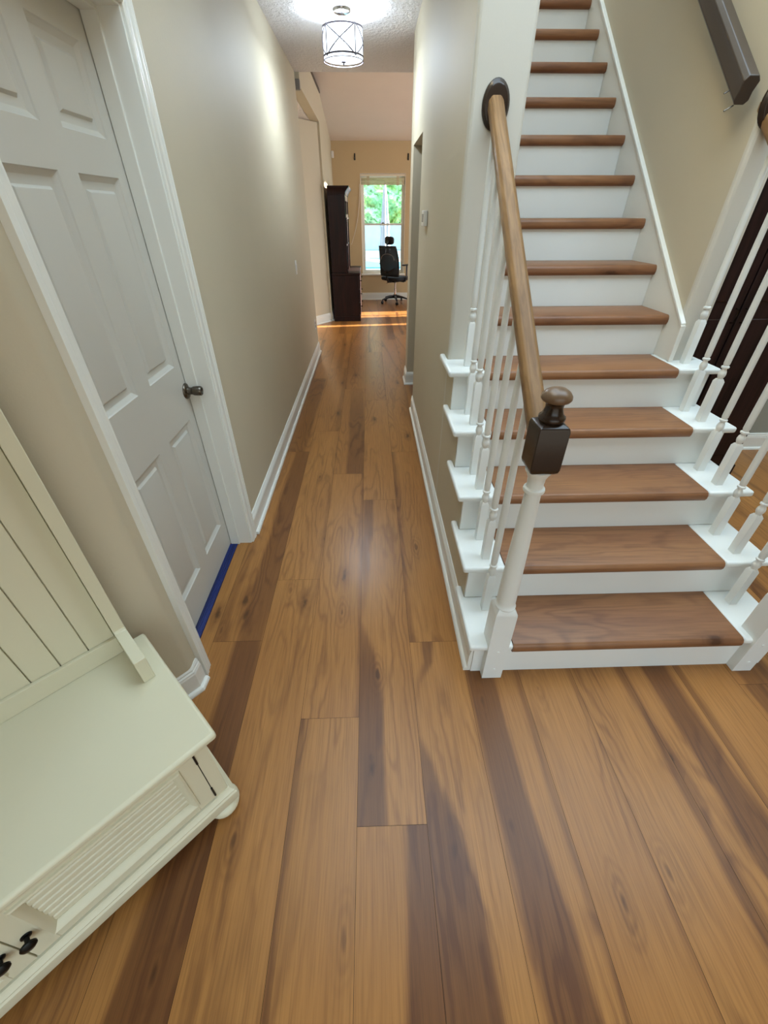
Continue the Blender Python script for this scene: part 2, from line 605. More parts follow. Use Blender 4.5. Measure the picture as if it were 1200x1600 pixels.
for ci in range(-12, 23):
    xa, xb = X00 + ci * PW, X00 + (ci + 1) * PW
    j0 = joint.get(ci, rf.uniform(-0.6, 1.2))
    for pi in range(-3, 6):
        ya, yb = j0 + pi * LEN, j0 + (pi + 1) * LEN
        if yb < -1.5 or ya > YF + 0.05:
            continue
        fig = FIG.get((ci, pi))
        if fig is None:
            t_ = rf.random()
            c0, w0 = rf.uniform(0.1, 0.9), rf.uniform(0.05, 0.4)
            s0 = rf.uniform(0.4, 0.95) if t_ > 0.5 else 0.0
            fig = ([(0, c0, w0, s0), (0.5, c0 + rf.uniform(-.15, .15), w0, s0), (1, c0, w0 * .7, s0)],
                   [(0, rf.choice((0, 1)), .06, .5), (1, rf.choice((0, 1)), .06, .5)], rf.random())
        ub, vb = rf.uniform(0, 40), rf.uniform(0, 40)
        y1 = max(ya, -1.5)
        y2 = min(yb, YF + 0.02)
        n = max(2, int((y2 - y1) / 0.1))
        g = 0.0005
        kk = ([q_ for q_ in KN.get(ci, []) if ya < q_[1] < yb] + [(0, -9, 0), (0, -9, 0)])[:2]
        rows = []
        for k in range(n + 1):
            y = y1 + g + (y2 - y1 - 2 * g) * k / n
            t = (y - ya) / LEN
            row = []
            for x, u in ((xa + g, 0.0), (xb - g, 1.0)):
                v = bm.verts.new((x, y, 0.0))
                v[lb] = Vector(interp(fig[0], t))
                v[lb2] = Vector(interp(fig[1], t))
                v[li] = Vector((fig[2] * 0.9, u, y))
                v[lk] = Vector(kk[0])
                v[lk2] = Vector(kk[1])
                row.append((v, (ub + u * PW, vb + y)))
            rows.append(row)
        for a, b in zip(rows, rows[1:]):
            q = (a[0], a[1], b[1], b[0])
            f = bm.faces.new([w[0] for w in q])
            for lp, w in zip(f.loops, q):
                lp[uvl].uv = w[1]
me = bpy.data.meshes.new('floor')
bm.to_mesh(me)
bm.free()
fo = bpy.data.objects.new('floor', me)
C.objects.link(fo)
me.materials.append(M['floor'])
fo['kind'] = 'structure'
bm = B()
box(bm, X00 - 12 * PW, X00 + 23 * PW, -1.5, YF + 0.02, -0.06, -0.0025)
struct('floor_base', bm, M['dim'])

# ------------------------------------------------------------ hall walls
bm = B()
# near strip, rounded corner and diagonal foyer wall in one run
arc = []
ac = Vector((XL - 0.03, 0.965))
for k in range(7):
    a = math.radians(0 - 45 * k / 6)
    arc.append((ac.x + 0.03 * math.cos(a), ac.y + 0.03 * math.sin(a)))
ex, ey = arc[-1][0] - 2.6, arc[-1][1] - 2.6
poly = [(XL, 1.06)] + arc + [(ex, ey), (ex - 0.1, ey + 0.1), (XL - 0.13, 1.06)]
prism(bm, poly, 0, 4.8)
struct('wall_foyer', bm, M['wall'], smooth=True, angle=20)
bm = B()
box(bm, XL - 0.13, XL, 1.06, 1.87, 2.05, 4.8)
box(bm, XL - 0.13, XL, 1.87, YEND, 0, 4.8)
struct('wall_left', bm, M['wall'])
bm = B()
# right hall wall: low part beside the stairs is stepped under the treads
pts = [(Y0, 0)]
for k in range(5):
    pts.append((Y0 + k * RUN, (k + 1) * RISE - 0.03))
    pts.append((Y0 + (k + 1) * RUN if k < 4 else 2.13, (k + 1) * RISE - 0.03))
pts.append((2.13, 0))
def stepwall(bm, xa, xb, yend):
    # one closed stepped slab, its fronts just behind the risers
    for k in range(5):
        ya_ = Y0 + k * RUN + 0.015
        box(bm, xa, xb, ya_, (Y0 + (k + 1) * RUN + 0.015) if k < 4 else yend, 0, (k + 1) * RISE - 0.028)


stepwall(bm, XR, XR + 0.05, 2.119)
struct('wall_stair_side', bm, M['wall'])
bm = B()
WX = 0.597
r = 0.022
cp = []
for k in range(5):
    a = math.radians(180 + 90 * k / 4)
    cp.append((XR + r + r * math.cos(a), 2.12 + r + r * math.sin(a)))
for k in range(5):
    a = math.radians(270 + 90 * k / 4)
    cp.append((WX - r + r * math.cos(a), 2.12 + r + r * math.sin(a)))
prism(bm, [(XR, 2.145), (WX, 2.145), (WX, 3.84), (XR, 3.84)], 0, 4.8)
box(bm, XR, WX, 3.84, 4.56, 2.0, 4.8)
box(bm, XR, XR + 0.115, 4.56, 4.8, 0, 4.8)
struct('wall_right', bm, M['wall'])
bm = B()
prism(bm, cp + [(WX, 2.145), (XR, 2.145)], 0, 4.8)
struct('wall_end_left', bm, M['wallend'], smooth=True, angle=20)
bm = B()
# passage behind the opening
box(bm, 0.5, 1.47, 4.56, 4.62, 0, 2.3)
struct('wall_passage', bm, M['wall'])
bm = B()
cp = []
for k in range(5):
    a = math.radians(180 + 90 * k / 4)
    cp.append((1.47 + r + r * math.cos(a), 2.065 + r + r * math.sin(a)))
for k in range(5):
    a = math.radians(270 + 90 * k / 4)
    cp.append((1.60 - r + r * math.cos(a), 2.065 + r + r * math.sin(a)))
prism(bm, [(1.47, 2.09), (1.60, 2.09), (1.60, 6.2), (1.47, 6.2)], 0, 4.8)
struct('wall_stair', bm, M['wall'])
bm = B()
prism(bm, cp + [(1.60, 2.09), (1.47, 2.09)], 0, 4.8)
struct('wall_end_right', bm, M['wallend'], smooth=True, angle=20)
bm = B()
stepwall(bm, 1.555, 1.61, 2.064)
struct('wall_stair_outer', bm, M['stairw'])
bm = B()
box(bm, 1.60, 4.4, 2.92, 3.04, 0, 4.8)
struct('wall_dining', bm, M['greywall'])
bm = B()
box(bm, 0.5, 1.47, 6.2, 6.3, 2.9, 4.8)
box(bm, 0.5, 1.6, 4.9, 6.3, 2.92, 3.04)
struct('wall_upstairs', bm, M['wall'])

# ceiling of the hall
bm = B()
box(bm, XL - 0.13, XR + 0.02, 2.5, 5.95, CZ, CZ + 0.12)
box(bm, XR + 0.02, 1.62, 4.8, 5.95, CZ, CZ + 0.12)
struct('ceiling_hall', bm, M['ceil'])

# unseen slab added behind and above the camera to dim the foreground floor
bm = B()
box(bm, -3.6, 4.3, -1.5, 0.7, 2.75, 2.87)
struct('ceiling_light_block', bm, M['ceil'])
bm = B()
box(bm, -3.6, -0.9, -1.62, -1.5, 0, 2.75)
box(bm, 2.4, 4.3, -1.62, -1.5, 0, 2.75)
box(bm, -0.9, 2.4, -1.62, -1.5, 2.45, 2.75)
struct('wall_back_light_block', bm, M['wall'])  # unseen back wall added to darken the foreground, gap left for entry light

# ------------------------------------------------------------ far room
bm = B()
box(bm, -3.2, -0.145, YF, YF + 0.14, 0, 2.66)
box(bm, 0.715, 4.4, YF, YF + 0.14, 0, 2.66)
box(bm, -0.145, 0.715, YF, YF + 0.14, 0, 0.50)
box(bm, -0.145, 0.715, YF, YF + 0.14, 2.15, 2.66)
struct('wall_far', bm, M['wallfar'])
bm = B()
XW = -0.672
SV = 0.174


def vz(y):
    return 2.62 + SV * (YF - y)


# wall right of the recess and the loft parapet above it
pl = [(7.93, 0), (YF, 0), (YF, vz(YF) + 0.01), (8.35, vz(8.35) + 0.01), (8.3, 2.93), (5.95, 2.93), (5.95, 2.585), (7.93, 2.585)]
loft(bm, [[Vector((XW, y, z)) for y, z in pl], [Vector((XW - 0.12, y, z)) for y, z in pl]])
struct('wall_loft', bm, M['wall'])
bm = B()
pr = [(XW, 7.97), (XW - 1.4, 7.97 - 1.9), (XW - 1.5, 7.97 - 1.83), (XW - 0.1, 8.07)]
prism(bm, pr, 0, 2.58)
struct('wall_recess', bm, M['wall'])
bm = B()
prism(bm, [(XW - 0.115, 5.93), (XW - 0.115, 7.97), (XW - 1.5, 7.97), (XW - 1.5, 5.93)], 2.585, 2.64)
struct('ceiling_recess', bm, M['ceil'])
bm = B()
box(bm, -2.3, -2.18, 5.0, 6.2, 0, 2.6)
struct('wall_recess_side', bm, M['wall'])
# vaulted ceiling, loft back and hall-end face
bm = B()
loft(bm, [[Vector((x, YF + .1, vz(YF + .1))), Vector((x, 5.8, vz(5.8))), Vector((x, 5.8, vz(5.8) + .12)), Vector((x, YF + .1, vz(YF + .1) + .12))] for x in (-3.2, 4.4)])
struct('ceiling_vault', bm, M['vault'])
bm = B()
box(bm, -3.2, 4.4, 5.83, 5.95, CZ + 0.12, 3.5)
struct('wall_light_block', bm, M['wall'])  # unseen, added to keep light out above the hall end
bm = B()
box(bm, -3.2, -3.08, 5.9, YF, 0, 3.6)
struct('wall_loft_back', bm, M['wallfar'])
bm = B()
box(bm, 1.6, 4.4, 4.86, 4.98, 0, 3.5)
struct('wall_great_room', bm, M['wall'])
# unseen right wall blocking the sun from the foyer, slotted to shape its floor bands
XE = 4.28
bm = B()
oz = 2.72
slots = [(7.90, 8.02), (8.60, 8.74), (8.78, 9.12)]
yy = -1.5
for a, b in slots:
    box(bm, XE, XE + 0.08, yy, a, 0, oz)
    yy = b
box(bm, XE, XE + 0.08, yy, YF + 0.14, 0, oz)
box(bm, XE, XE + 0.08, -1.5, YF + 0.14, oz, 4.8)
struct('wall_sun_slots', bm, M['wallfar'])

# ------------------------------------------------------------ baseboards
BP = [(0, 0.0), (0.014, 0.0), (0.014, 0.098), (0.011, 0.106), (0.013, 0.111), (0.008, 0.118), (0.010, 0.124), (0.005, 0.134), (0, 0.134)]
SHO = [(0.013, 0.0), (0.029, 0.0), (0.0285, 0.008), (0.025, 0.015), (0.019, 0.019), (0.013, 0.019)]


def baseboard(name, path):
    bm = B()
    sweep2d(bm, path, BP)
    sweep2d(bm, path, SHO)
    return struct(name, bm, M['white'])


baseboard('baseboard_left', [(XL, 1.935), (XL, YEND), (XL - 0.13, YEND)][::1])
dg = 0.0088
baseboard('baseboard_foyer', [(arc[-1][0] - 2.4, arc[-1][1] - 2.4), (XL - 0.004, arc[-1][1] + 0.0128), (XL, 1.0)])
baseboard('baseboard_right', [(XR, 3.84), (XR, 1.0)])
baseboard('baseboard_opening', [(XR, 4.8), (XR, 4.56), (0.497, 4.56)])
baseboard('baseboard_recess', [(XW - 1.2, 7.97 - 1.2 * 1.9 / 1.4), (XW - 0.02, 7.97 - 0.02 * 1.9 / 1.4)])
baseboard('baseboard_far', [(XW, YF), (4.2, YF)])
baseboard('baseboard_dining', [(1.6, 2.92), (4.2, 2.92)])
baseboard('baseboard_loft', [(XW, 7.95), (XW, YF)])

# ------------------------------------------------------------ six panel door in the left wall
DX = XL - 0.113


def panel_slab(bm, y0, y1, z0, z1, rects, x):
    ys = sorted({y0, y1} | {v for r_ in rects for v in r_[:2]})
    zs = sorted({z0, z1} | {v for r_ in rects for v in r_[2:]})

    def quad(a, b, c, d):
        bm.faces.new([bm.verts.new(p) for p in (a, b, c, d)])
    for a, b in zip(ys, ys[1:]):
        for c, d in zip(zs, zs[1:]):
            if any(r_[0] <= a and b <= r_[1] and r_[2] <= c and d <= r_[3] for r_ in rects):
                continue
            quad((x, a, c), (x, b, c), (x, b, d), (x, a, d))
    steps = [(0, 0), (0.003, -0.004), (0.016, -0.013), (0.021, -0.014), (0.036, -0.014), (0.043, -0.006), (0.048, -0.005)]
    for r_ in rects:
        prev = None
        for ins, dp in steps:
            ring = [(x + dp, r_[0] + ins, r_[2] + ins), (x + dp, r_[1] - ins, r_[2] + ins), (x + dp, r_[1] - ins, r_[3] - ins), (x + dp, r_[0] + ins, r_[3] - ins)]
            if prev:
                for i in range(4):
                    j = (i + 1) % 4
                    quad(prev[i], prev[j], ring[j], ring[i])
            prev = ring
        quad(*prev)
    # edges and back
    t = 0.035
    quad((x, y0, z0), (x - t, y0, z0), (x - t, y0, z1), (x, y0, z1))
    quad((x, y1, z0), (x - t, y1, z0), (x - t, y1, z1), (x, y1, z1))
    quad((x, y0, z1), (x - t, y0, z1), (x - t, y1, z1), (x, y1, z1))
    quad((x, y0, z0), (x - t, y0, z0), (x - t, y1, z0), (x, y1, z0))
    quad((x - t, y0, z0), (x - t, y1, z0), (x - t, y1, z1), (x - t, y0, z1))


bm = B()
rects = []
for a, b in ((1.222, 1.456), (1.552, 1.790)):
    for c, d in ((0.184, 0.790), (1.022, 1.640), (1.736, 1.950)):
        rects.append((a, b, c, d))
panel_slab(bm, 1.075, 1.854, 0.012, 2.032, rects, DX)
bmesh.ops.remove_doubles(bm, verts=bm.verts, dist=0.0002)
door = struct('door_1', bm, M['whited'], 'white six-panel interior door with a nickel knob', 'door', smooth=True, angle=12)
# knob
bm = B()
MR = Matrix.Translation((DX, 1.832, 0.905)) @ Matrix.Rotation(PI / 2, 4, 'Y')
lathe(bm, [(0.0, 0), (0.034, 0.0), (0.034, 0.004), (0.030, 0.009), (0.018, 0.012), (0.015, 0.022), (0.016, 0.030), (0.0195, 0.036), (0.0205, 0.05), (0.0205, 0.066), (0.018, 0.070), (0.013, 0.071), (0.012, 0.067), (0.0, 0.067)], seg=24, M4=MR)
kn = obj('door_knob', bm, M['nickel'], door, smooth=True)
kn['label'] = 'brushed nickel knob'
bm = B()
box(bm, DX - 0.03, DX - 0.002, 1.8535, 1.8552, 0.88, 0.935)
obj('latch_plate', bm, M['nickel'], door)

# jamb + casing
bm = B()
jx0, jx1 = XL - 0.13, XL + 0.002
box(bm, jx0, jx1, 1.857, 1.872, 0, 2.05)       # far jamb board
box(bm, DX + 0.002, DX + 0.05, 1.846, 1.858, 0, 2.05)   # stop
box(bm, jx0, jx1, 1.058, 1.072, 0, 2.05)
box(bm, DX + 0.002, DX + 0.05, 1.072, 1.084, 0, 2.036)
box(bm, jx0, jx1, 1.072, 1.857, 2.035, 2.052)
box(bm, DX + 0.002, DX + 0.05, 1.084, 1.846, 2.024, 2.036)
struct('trim_1', bm, M['white'], bevel=0.0015)
CP = [(0, 0), (0, 0.009), (0.006, 0.013), (0.012, 0.012), (0.020, 0.014), (0.030, 0.013), (0.038, 0.017), (0.048, 0.016), (0.052, 0.019), (0.057, 0.018), (0.060, 0.0)]


def casing(bm, ya, yb, zt, x):
    rings = []
    for (y, z, sy, sz) in ((ya, 0, -1, 0), (ya, zt, -1, 1), (yb, zt, 1, 1), (yb, 0, 1, 0)):
        rings.append([Vector((x + d, y + sy * w, z + sz * w)) for w, d in CP])
    loft(bm, rings)


bm = B()
casing(bm, 1.064, 1.866, 2.043, XL)
struct('trim_2', bm, M['white'], smooth=True, angle=20)

bm = B()
nx = 5
prof = []
x0, x1 = DX - 0.004, DX + 0.038
sec = []
for k in range(22):
    t = k / 21
    sec.append((x0 + (x1 - x0) * t, 0.005 + 0.0015 * math.cos(t * 2 * PI * 5)))
sec = [(x0, 0.0004)] + sec + [(x1, 0.0004)]
loft(bm, [[Vector((x, 1.19, z)) for x, z in sec], [Vector((x, 1.845, z)) for x, z in sec]])
tag(obj('floor_tape', bm, M['blue'], smooth=True), 'blue ridged tape strip lying along the bottom of the white panelled door', 'tape')

# ------------------------------------------------------------ staircase
ST = thing('staircase', 'straight staircase with red-brown wooden treads and white risers', 'staircase', (0.99, 1.0, 0))


def sp(o):
    o.matrix_parent_inverse = Matrix.Translation(-Vector(ST.location))
    return o


NS = 16
TX0, TX1 = 0.529, 1.440
NO = 0.024
TT = 0.047


def nose_prof(yf, yb, zt, th=TT, n=5):
    rr = th / 2
    ry = 0.016
    p = [(yb, zt), (yf + ry, zt)]
    for k in range(1, n):
        a = PI / 2 + PI * k / n
        p.append((yf + ry + ry * math.cos(a), zt - rr + rr * math.sin(a)))
    p += [(yf + NO - 0.0008, zt - th), (yf + NO - 0.0008, zt - 0.026), (yb, zt - 0.026)]
    return p


for k in range(NS):
    yr = Y0 + k * RUN
    zt = (k + 1) * RISE
    side = k < 5
    # the wooden tread; upper ones run wall to skirt
    xa = TX0 if side else WX + 0.001
    xb = TX1 if side else 1.456
    if k == 4:
        xa, xb = TX0, TX1
    bm = B()
    uvl = bm.loops.layers.uv.new('UVMap')
    yb_ = min(yr + RUN + 0.004, 99)
    pf = nose_prof(yr - NO, yb_, zt)
    if k >= 5:
        pf = nose_prof(yr - NO, yb_, zt, TT)
    rgs = loft(bm, [[Vector((x, y, z)) for y, z in pf] for x in (xa, xb)])
    ou, ov = rf.uniform(0, 30), rf.uniform(0, 30)
    for f in bm.faces:
        for lp in f.loops:
            c = lp.vert.co
            lp[uvl].uv = (ou + c.y - c.z, ov + c.x)
    sp(obj('tread', bm, M['tread'], ST, smooth=True, angle=50))
    # riser
    bm = B()
    if side:
        box(bm, XR + 0.0005, 1.6095, yr, yr + 0.014, zt - RISE, zt - 0.0285)
    else:
        box(bm, WX + 0.001, 1.456, yr, yr + 0.014, zt - RISE, zt - 0.0285)
    sp(obj('riser', bm, M['stairw'], ST, bevel=0.0008, seg=1))
    # white tread returns on both open sides
    if side:
        for (ca, cb, xin) in ((0.357, TX0 - 0.0008, 1), (TX1 + 0.0008, 1.640, -1)):
            bm = B()
            yb2 = yr + RUN + 0.012
            if k == 4:
                yb2 = 2.225 if xin == 1 else 2.16
            rr = 0.013
            # plan outline with rounded outer front corner; nosed edges by bevel
            if xin == 1:
                if k == 4:
                    pl = [(ca, yr - NO), (cb, yr - NO), (cb, 2.119), (0.3845, 2.119), (0.3845, yb2), (ca, yb2)]
                else:
                    pl = [(ca, yr - NO), (cb, yr - NO), (cb, yr + RUN + 0.004), (0.3845, yr + RUN + 0.004), (0.3845, yb2 + 0.06), (ca, yb2 + 0.06)]
            else:
                if k == 4:
                    pl = [(ca, yr - NO), (cb, yr - NO), (cb, yb2), (1.6105, yb2), (1.6105, 2.064), (1.4695, 2.064), (1.4695, yr + RUN + 0.004), (ca, yr + RUN + 0.004)]
                else:
                    pl = [(ca, yr - NO), (cb, yr - NO), (cb, yb2 + 0.03), (1.6115, yb2 + 0.03), (1.6115, yr + RUN + 0.004), (ca, yr + RUN + 0.004)]
            prism(bm, pl, zt - 0.026, zt + 0.0015)
            sp(obj('tread_return', bm, M['stairw'], ST, bevel=0.0095, seg=3))
            # cove strip under the return
# skirt board on the right wall
bm = B()


def nl(y):      # nosing line height
    return RISE + (y - (Y0 - NO)) * RISE / RUN


ya, yb_ = 2.035, 4.85
OFF = 0.115
pl = [(ya, 0.951), (ya, 1.105), (ya + 0.02, 1.108), (yb_, nl(yb_) + OFF), (yb_, nl(yb_) - 0.3), (2.4, 0.951)]
pl = [(2.035, 0.952), (2.035, 1.108)]
pl += [(yb_, 1.108 + (yb_ - 2.035) * RISE / RUN), (yb_, nl(yb_) - 0.30), (2.25, 0.952)]
loft(bm, [[Vector((x, y, z)) for y, z in pl] for x in (1.4565, 1.4705)])
# cap bead along the top and down the front end
sl = RISE / RUN
for (p, q) in (((2.035, 1.108), (yb_, 1.108 + (yb_ - 2.035) * sl)),):
    loft(bm, [[Vector((1.449, a, b)), Vector((1.449, a, b + 0.016)), Vector((1.4705, a, b + 0.018)), Vector((1.4705, a, b))] for a, b in (p, q)])
loft(bm, [[Vector((1.449, 2.027, z)), Vector((1.449, 2.037, z)), Vector((1.4705, 2.037, z)), Vector((1.4705, 2.027, z))] for z in (0.952, 1.116)])
sk = sp(obj('skirt_board', bm, M['white'], ST, bevel=0.002))


# ------------------------------------------------------------ guard rails
def baluster_bm(x, y, z0, ztop):
    bm = B()
    h = 0.0155
    loft(bm, [sqring(x, y, h, z0 + 0.001), sqring(x, y, h, z0 + 0.186), sqring(x, y, 0.010, z0 + 0.197)])
    pr = [(0.010, 0.193), (0.0105, 0.199), (0.0145, 0.210), (0.0155, 0.218), (0.0135, 0.228), (0.0095, 0.237), (0.0095, 0.240), (0.0150, 0.243), (0.0155, 0.247), (0.0150, 0.250), (0.0105, 0.253), (0.0128, 0.262)]
    L = ztop - z0
    pr += [(0.0130, 0.30), (0.0122, 0.30 + (L - 0.30) * .5), (0.0095, L)]
    lathe(bm, pr, (x, y, z0), 14)
    return bm


def rail_top(y):
    return 1.098 + 0.787 * (y - 1.09)


RAILS = 0.787


def newel(parent, x, y, sp_):
    bm = B()
    h = 0.039
    loft(bm, [sqring(x, y, h, 0.001), sqring(x, y, h, 0.375), sqring(x, y, h * 0.97, 0.385), sqring(x, y, h * .72, 0.401)])
    lathe(bm, [(0.028, 0.39), (0.0355, 0.398), (0.0375, 0.404), (0.0355, 0.410), (0.0335, 0.413), (0.0335, 0.43), (0.0325, 0.50), (0.029, 0.68), (0.0235, 0.878), (0.0235, 0.884),
               (0.030, 0.888), (0.0315, 0.894), (0.030, 0.900), (0.0245, 0.904), (0.0235, 0.915), (0.025, 0.933), (0.031, 0.947), (0.0365, 0.955), (0.0375, 0.962), (0.030, 0.966)], (x, y, 0), 28)
    nw = sp_(obj('newel_post', bm, M['stairw'], parent, smooth=True, angle=35))
    # dark block with eased ends
    bm = B()
    hb = 0.041
    loft(bm, [sqring(x, y, .030, 0.960), sqring(x, y, .0385, 0.968), sqring(x, y, hb, 0.978), sqring(x, y, hb, 1.088), sqring(x, y, .0385, 1.098), sqring(x, y, .026, 1.106)])
    k = sp_(obj('newel_block', bm, M['esp'], nw, bevel=0.002))
    k['label'] = 'glossy espresso-stained block'
    bm = B()
    lathe(bm, [(0.024, 1.103), (0.031, 1.106), (0.0345, 1.112), (0.034, 1.119), (0.029, 1.123), (0.026, 1.129), (0.0225, 1.140), (0.0225, 1.150), (0.027, 1.157), (0.030, 1.159)], (x, y, 0), 28)
    sp_(obj('finial', bm, M['esp'], nw, smooth=True, angle=50))
    bm = B()
    lathe(bm, [(0.028, 1.157), (0.0345, 1.160), (0.0385, 1.166), (0.0375, 1.174), (0.031, 1.183), (0.020, 1.190), (0.008, 1.193), (0.0, 1.1935)], (x, y, 0), 28)
    cp_ = sp_(obj('finial_cap', bm, M['capbrown'], nw, smooth=True, angle=50))
    cp_['label'] = 'lighter brown mushroom cap'
    for z in (0.06, 0.17):
        bm = B()
        Mx = Matrix.Translation((x + 0.002, y - h, z)) @ Matrix.Rotation(PI / 2, 4, 'X')
        lathe(bm, [(0, 0), (0.006, 0), (0.005, 0.003), (0, 0.0035)], seg=12, M4=Mx)
        sp_(obj('screw_plug', bm, M['stairw'], nw, smooth=True))
    return nw


def guard(x, label, mir, clip=False):
    G = thing('stair_railing', label, 'stair railing', (x, 1.0, 0))

    def sp_(o):
        o.parent = o.parent
        if o.parent == G:
            o.matrix_parent_inverse = Matrix.Translation(-Vector(G.location))
        return o
    newel(G, x, 1.0, sp_)
    ypos = [(1.166, 0), (1.275, 1), (1.399, 1), (1.513, 2), (1.637, 2), (1.757, 3), (1.880, 3), (2.005, 4)]
    for y, k in ypos:
        z0 = (k + 1) * RISE
        sp_(obj('baluster', baluster_bm(x - 0.007 * mir, y, z0, rail_top(y) - 0.045), M['stairw'], G, smooth=True, angle=35))
    # hand rail: eased octagon
    bm = B()
    w, hh = 0.029, 0.056
    sec = [(-w * .55, 0), (w * .55, 0), (w, -0.014), (w, -0.036), (w * .72, -hh), (-w * .72, -hh), (-w, -0.036), (-w, -0.014)]
    ang = math.atan(RAILS)
    rings = []
    for y in (1.042, 2.108):
        rings.append([Vector((x + a + (0.012 * mir if y > 2 else 0), y, rail_top(y) + b * 1.12)) for a, b in sec])
    # split for grain and slight crown
    loft(bm, rings)
    hr = sp_(obj('handrail', bm, M['oakrail'], G, bevel=0.005, seg=3))
    hr['label'] = 'bare natural oak handrail'
    # rosette on the wall end
    bm = B()
    yw_ = 2.12 if mir > 0 else 2.065
    zc = rail_top(2.11) - 0.032
    rings = []
    for (dy, s) in ((0.0, 1.0), (-0.006, 1.0), (-0.010, .96), (-0.013, .86), (-0.018, .82), (-0.019, .75)):
        rings.append([Vector((x + 0.014 * mir + 0.051 * s * math.cos(2 * PI * i / 32), yw_ + dy, zc + 0.073 * s * math.sin(2 * PI * i / 32))) for i in range(32)])
    loft(bm, rings)
    ro = sp_(obj('rosette', bm, M['esp'], G, smooth=True, angle=50))
    ro['label'] = 'dark oval wall rosette'
    return G


guard(0.465, 'stair railing beside the hallway, ending in a dark topped newel post', 1)
guard(1.510, 'stair railing on the far right beside the dark cabinet', -1)

# ------------------------------------------------------------ dark wall handrail
HR = thing('wall_handrail', 'dark wall-mounted handrail sloping up the beige stair wall', 'handrail', (1.42, 2.11, 1.9))
bm = B()
sec = [(-0.018, 0.0), (0.018, 0.0), (0.031, -0.014), (0.026, -0.040), (0.029, -0.062), (0.018, -0.074), (-0.018, -0.074), (-0.029, -0.062), (-0.026, -0.040), (-0.031, -0.014)]
rings = []
hy0, hz0 = 2.085, 1.945
for y in (hy0, hy0 + 2.7):
    rings.append([Vector((1.40 + a, y + b * -0.45, hz0 + (y - hy0) * RISE / RUN + b)) for a, b in sec])
loft(bm, rings)
o = obj('rail', bm, M['railgrey'], HR, bevel=0.003)
o.matrix_parent_inverse = Matrix.Translation(-Vector(HR.location))
for y in (2.75, 4.2):
    bm = B()
    z = hz0 + (y - hy0) * RISE / RUN - 0.07
    tube(bm, [(1.40, y, z), (1.40, y, z - 0.03), (1.415, y, z - 0.055), (1.46, y, z - 0.06)], 0.007, 8)
    lathe(bm, [(0, 0), (0.028, 0), (0.026, 0.006), (0, 0.007)], seg=16, M4=Matrix.Translation((1.469, y, z - 0.06)) @ Matrix.Rotation(-PI / 2, 4, 'Y'))
    o = obj('bracket', bm, M['esp'], HR, smooth=True)
    o.matrix_parent_inverse = Matrix.Translation(-Vector(HR.location))
for (y, z) in ((2.16, 1.915), (2.125, 1.862)):
    bm = B()
    tube(bm, [(1.385, y, z + .01), (1.355, y, z - 0.006)], 0.0025, 6)
    o = obj('screw', bm, M['nickel'], HR)
    o.matrix_parent_inverse = Matrix.Translation(-Vector(HR.location))

# ------------------------------------------------------------ dark cabinet right of the stairs
AR = thing('armoire', 'tall black-brown panelled cabinet seen through the right balusters', 'cabinet', (2.15, 2.7, 0))


def part(name, bm, mat, root, **kw):
    o = obj(name, bm, mat, root, **kw)
    if root.type == 'EMPTY':
        o.matrix_parent_inverse = root.matrix_basis.inverted()
    return o


bm = B()
box(bm, 1.72, 2.555, 2.52, 2.90, 0.0, 2.2)
box(bm, 1.71, 2.575, 2.50, 2.90, 0.0, 0.09)
part('body', bm, M['armo'], AR, bevel=0.004)
for (a, b) in ((1.74, 2.085), (2.093, 2.54)):
    bm = B()
    box(bm, a, b, 2.50, 2.519, 0.10, 2.18)
    box(bm, a + 0.06, b - 0.06, 2.494, 2.502, 0.18, 1.05)
    box(bm, a + 0.06, b - 0.06, 2.494, 2.502, 1.14, 2.1)
    d = part('door', bm, M['armo'], AR, bevel=0.004)
    bm = B()
    xk = 2.062 if b < 2.1 else 2.118
    tube(bm, [(xk, 2.499, 1.03), (xk, 2.475, 1.035), (xk, 2.475, 1.10), (xk, 2.499, 1.105)], 0.004, 8)
    obj('handle', bm, M['nickel'], d, smooth=True)

# ------------------------------------------------------------ hall tree bench (diagonal)
HT = thing('hall_tree', 'antique white hall tree bench with plank back, set diagonally by the door', 'bench', (-0.62 - 0.3, 0.38 - 0.28, 0))
UX, NX = Vector((1, 1, 0)) / math.sqrt(2), Vector((1, -1, 0)) / math.sqrt(2)
ML = Matrix(((UX.x, NX.x, 0, 0), (UX.y, NX.y, 0, 0), (0, 0, 1, 0), (0, 0, 0, 1)))   # (u, n, z) -> world


def hp(name, bm, mat, root=None, **kw):
    for v in bm.verts:
        v.co = ML @ v.co
    root = root or HT
    o = obj(name, bm, mat, root, **kw)
    if root == HT:
        o.matrix_parent_inverse = HT.matrix_basis.inverted()
    return o


UR, UL = 0.088, -0.95
NF, NB = -0.687, -1.155
SZ = 0.45
bm = B()
box(bm, UL, UR, NB, NF, SZ - 0.026, SZ)
hp('seat', bm, M['bench'], bevel=0.009, seg=3)
bm = B()
box(bm, UL + 0.012, UR - 0.012, NB + 0.005, NF - 0.012, SZ - 0.040, SZ - 0.0265)
hp('seat_molding', bm, M['bench'], bevel=0.005)
# carcass with side panels and front stiles
bm = B()
cu1, cu0, cn1 = UR - 0.030, UL + 0.030, NF - 0.026
box(bm, cu0, cu1, NB + 0.01, cn1 - 0.02, 0.10, SZ - 0.0405)
box(bm, cu1 - 0.036, cu1, cn1 - 0.02, cn1, 0.10, SZ - 0.0405)
box(bm, cu0, cu0 + 0.036, cn1 - 0.02, cn1, 0.10, SZ - 0.0405)
hp('cabinet_body', bm, M['bench'], bevel=0.0015)
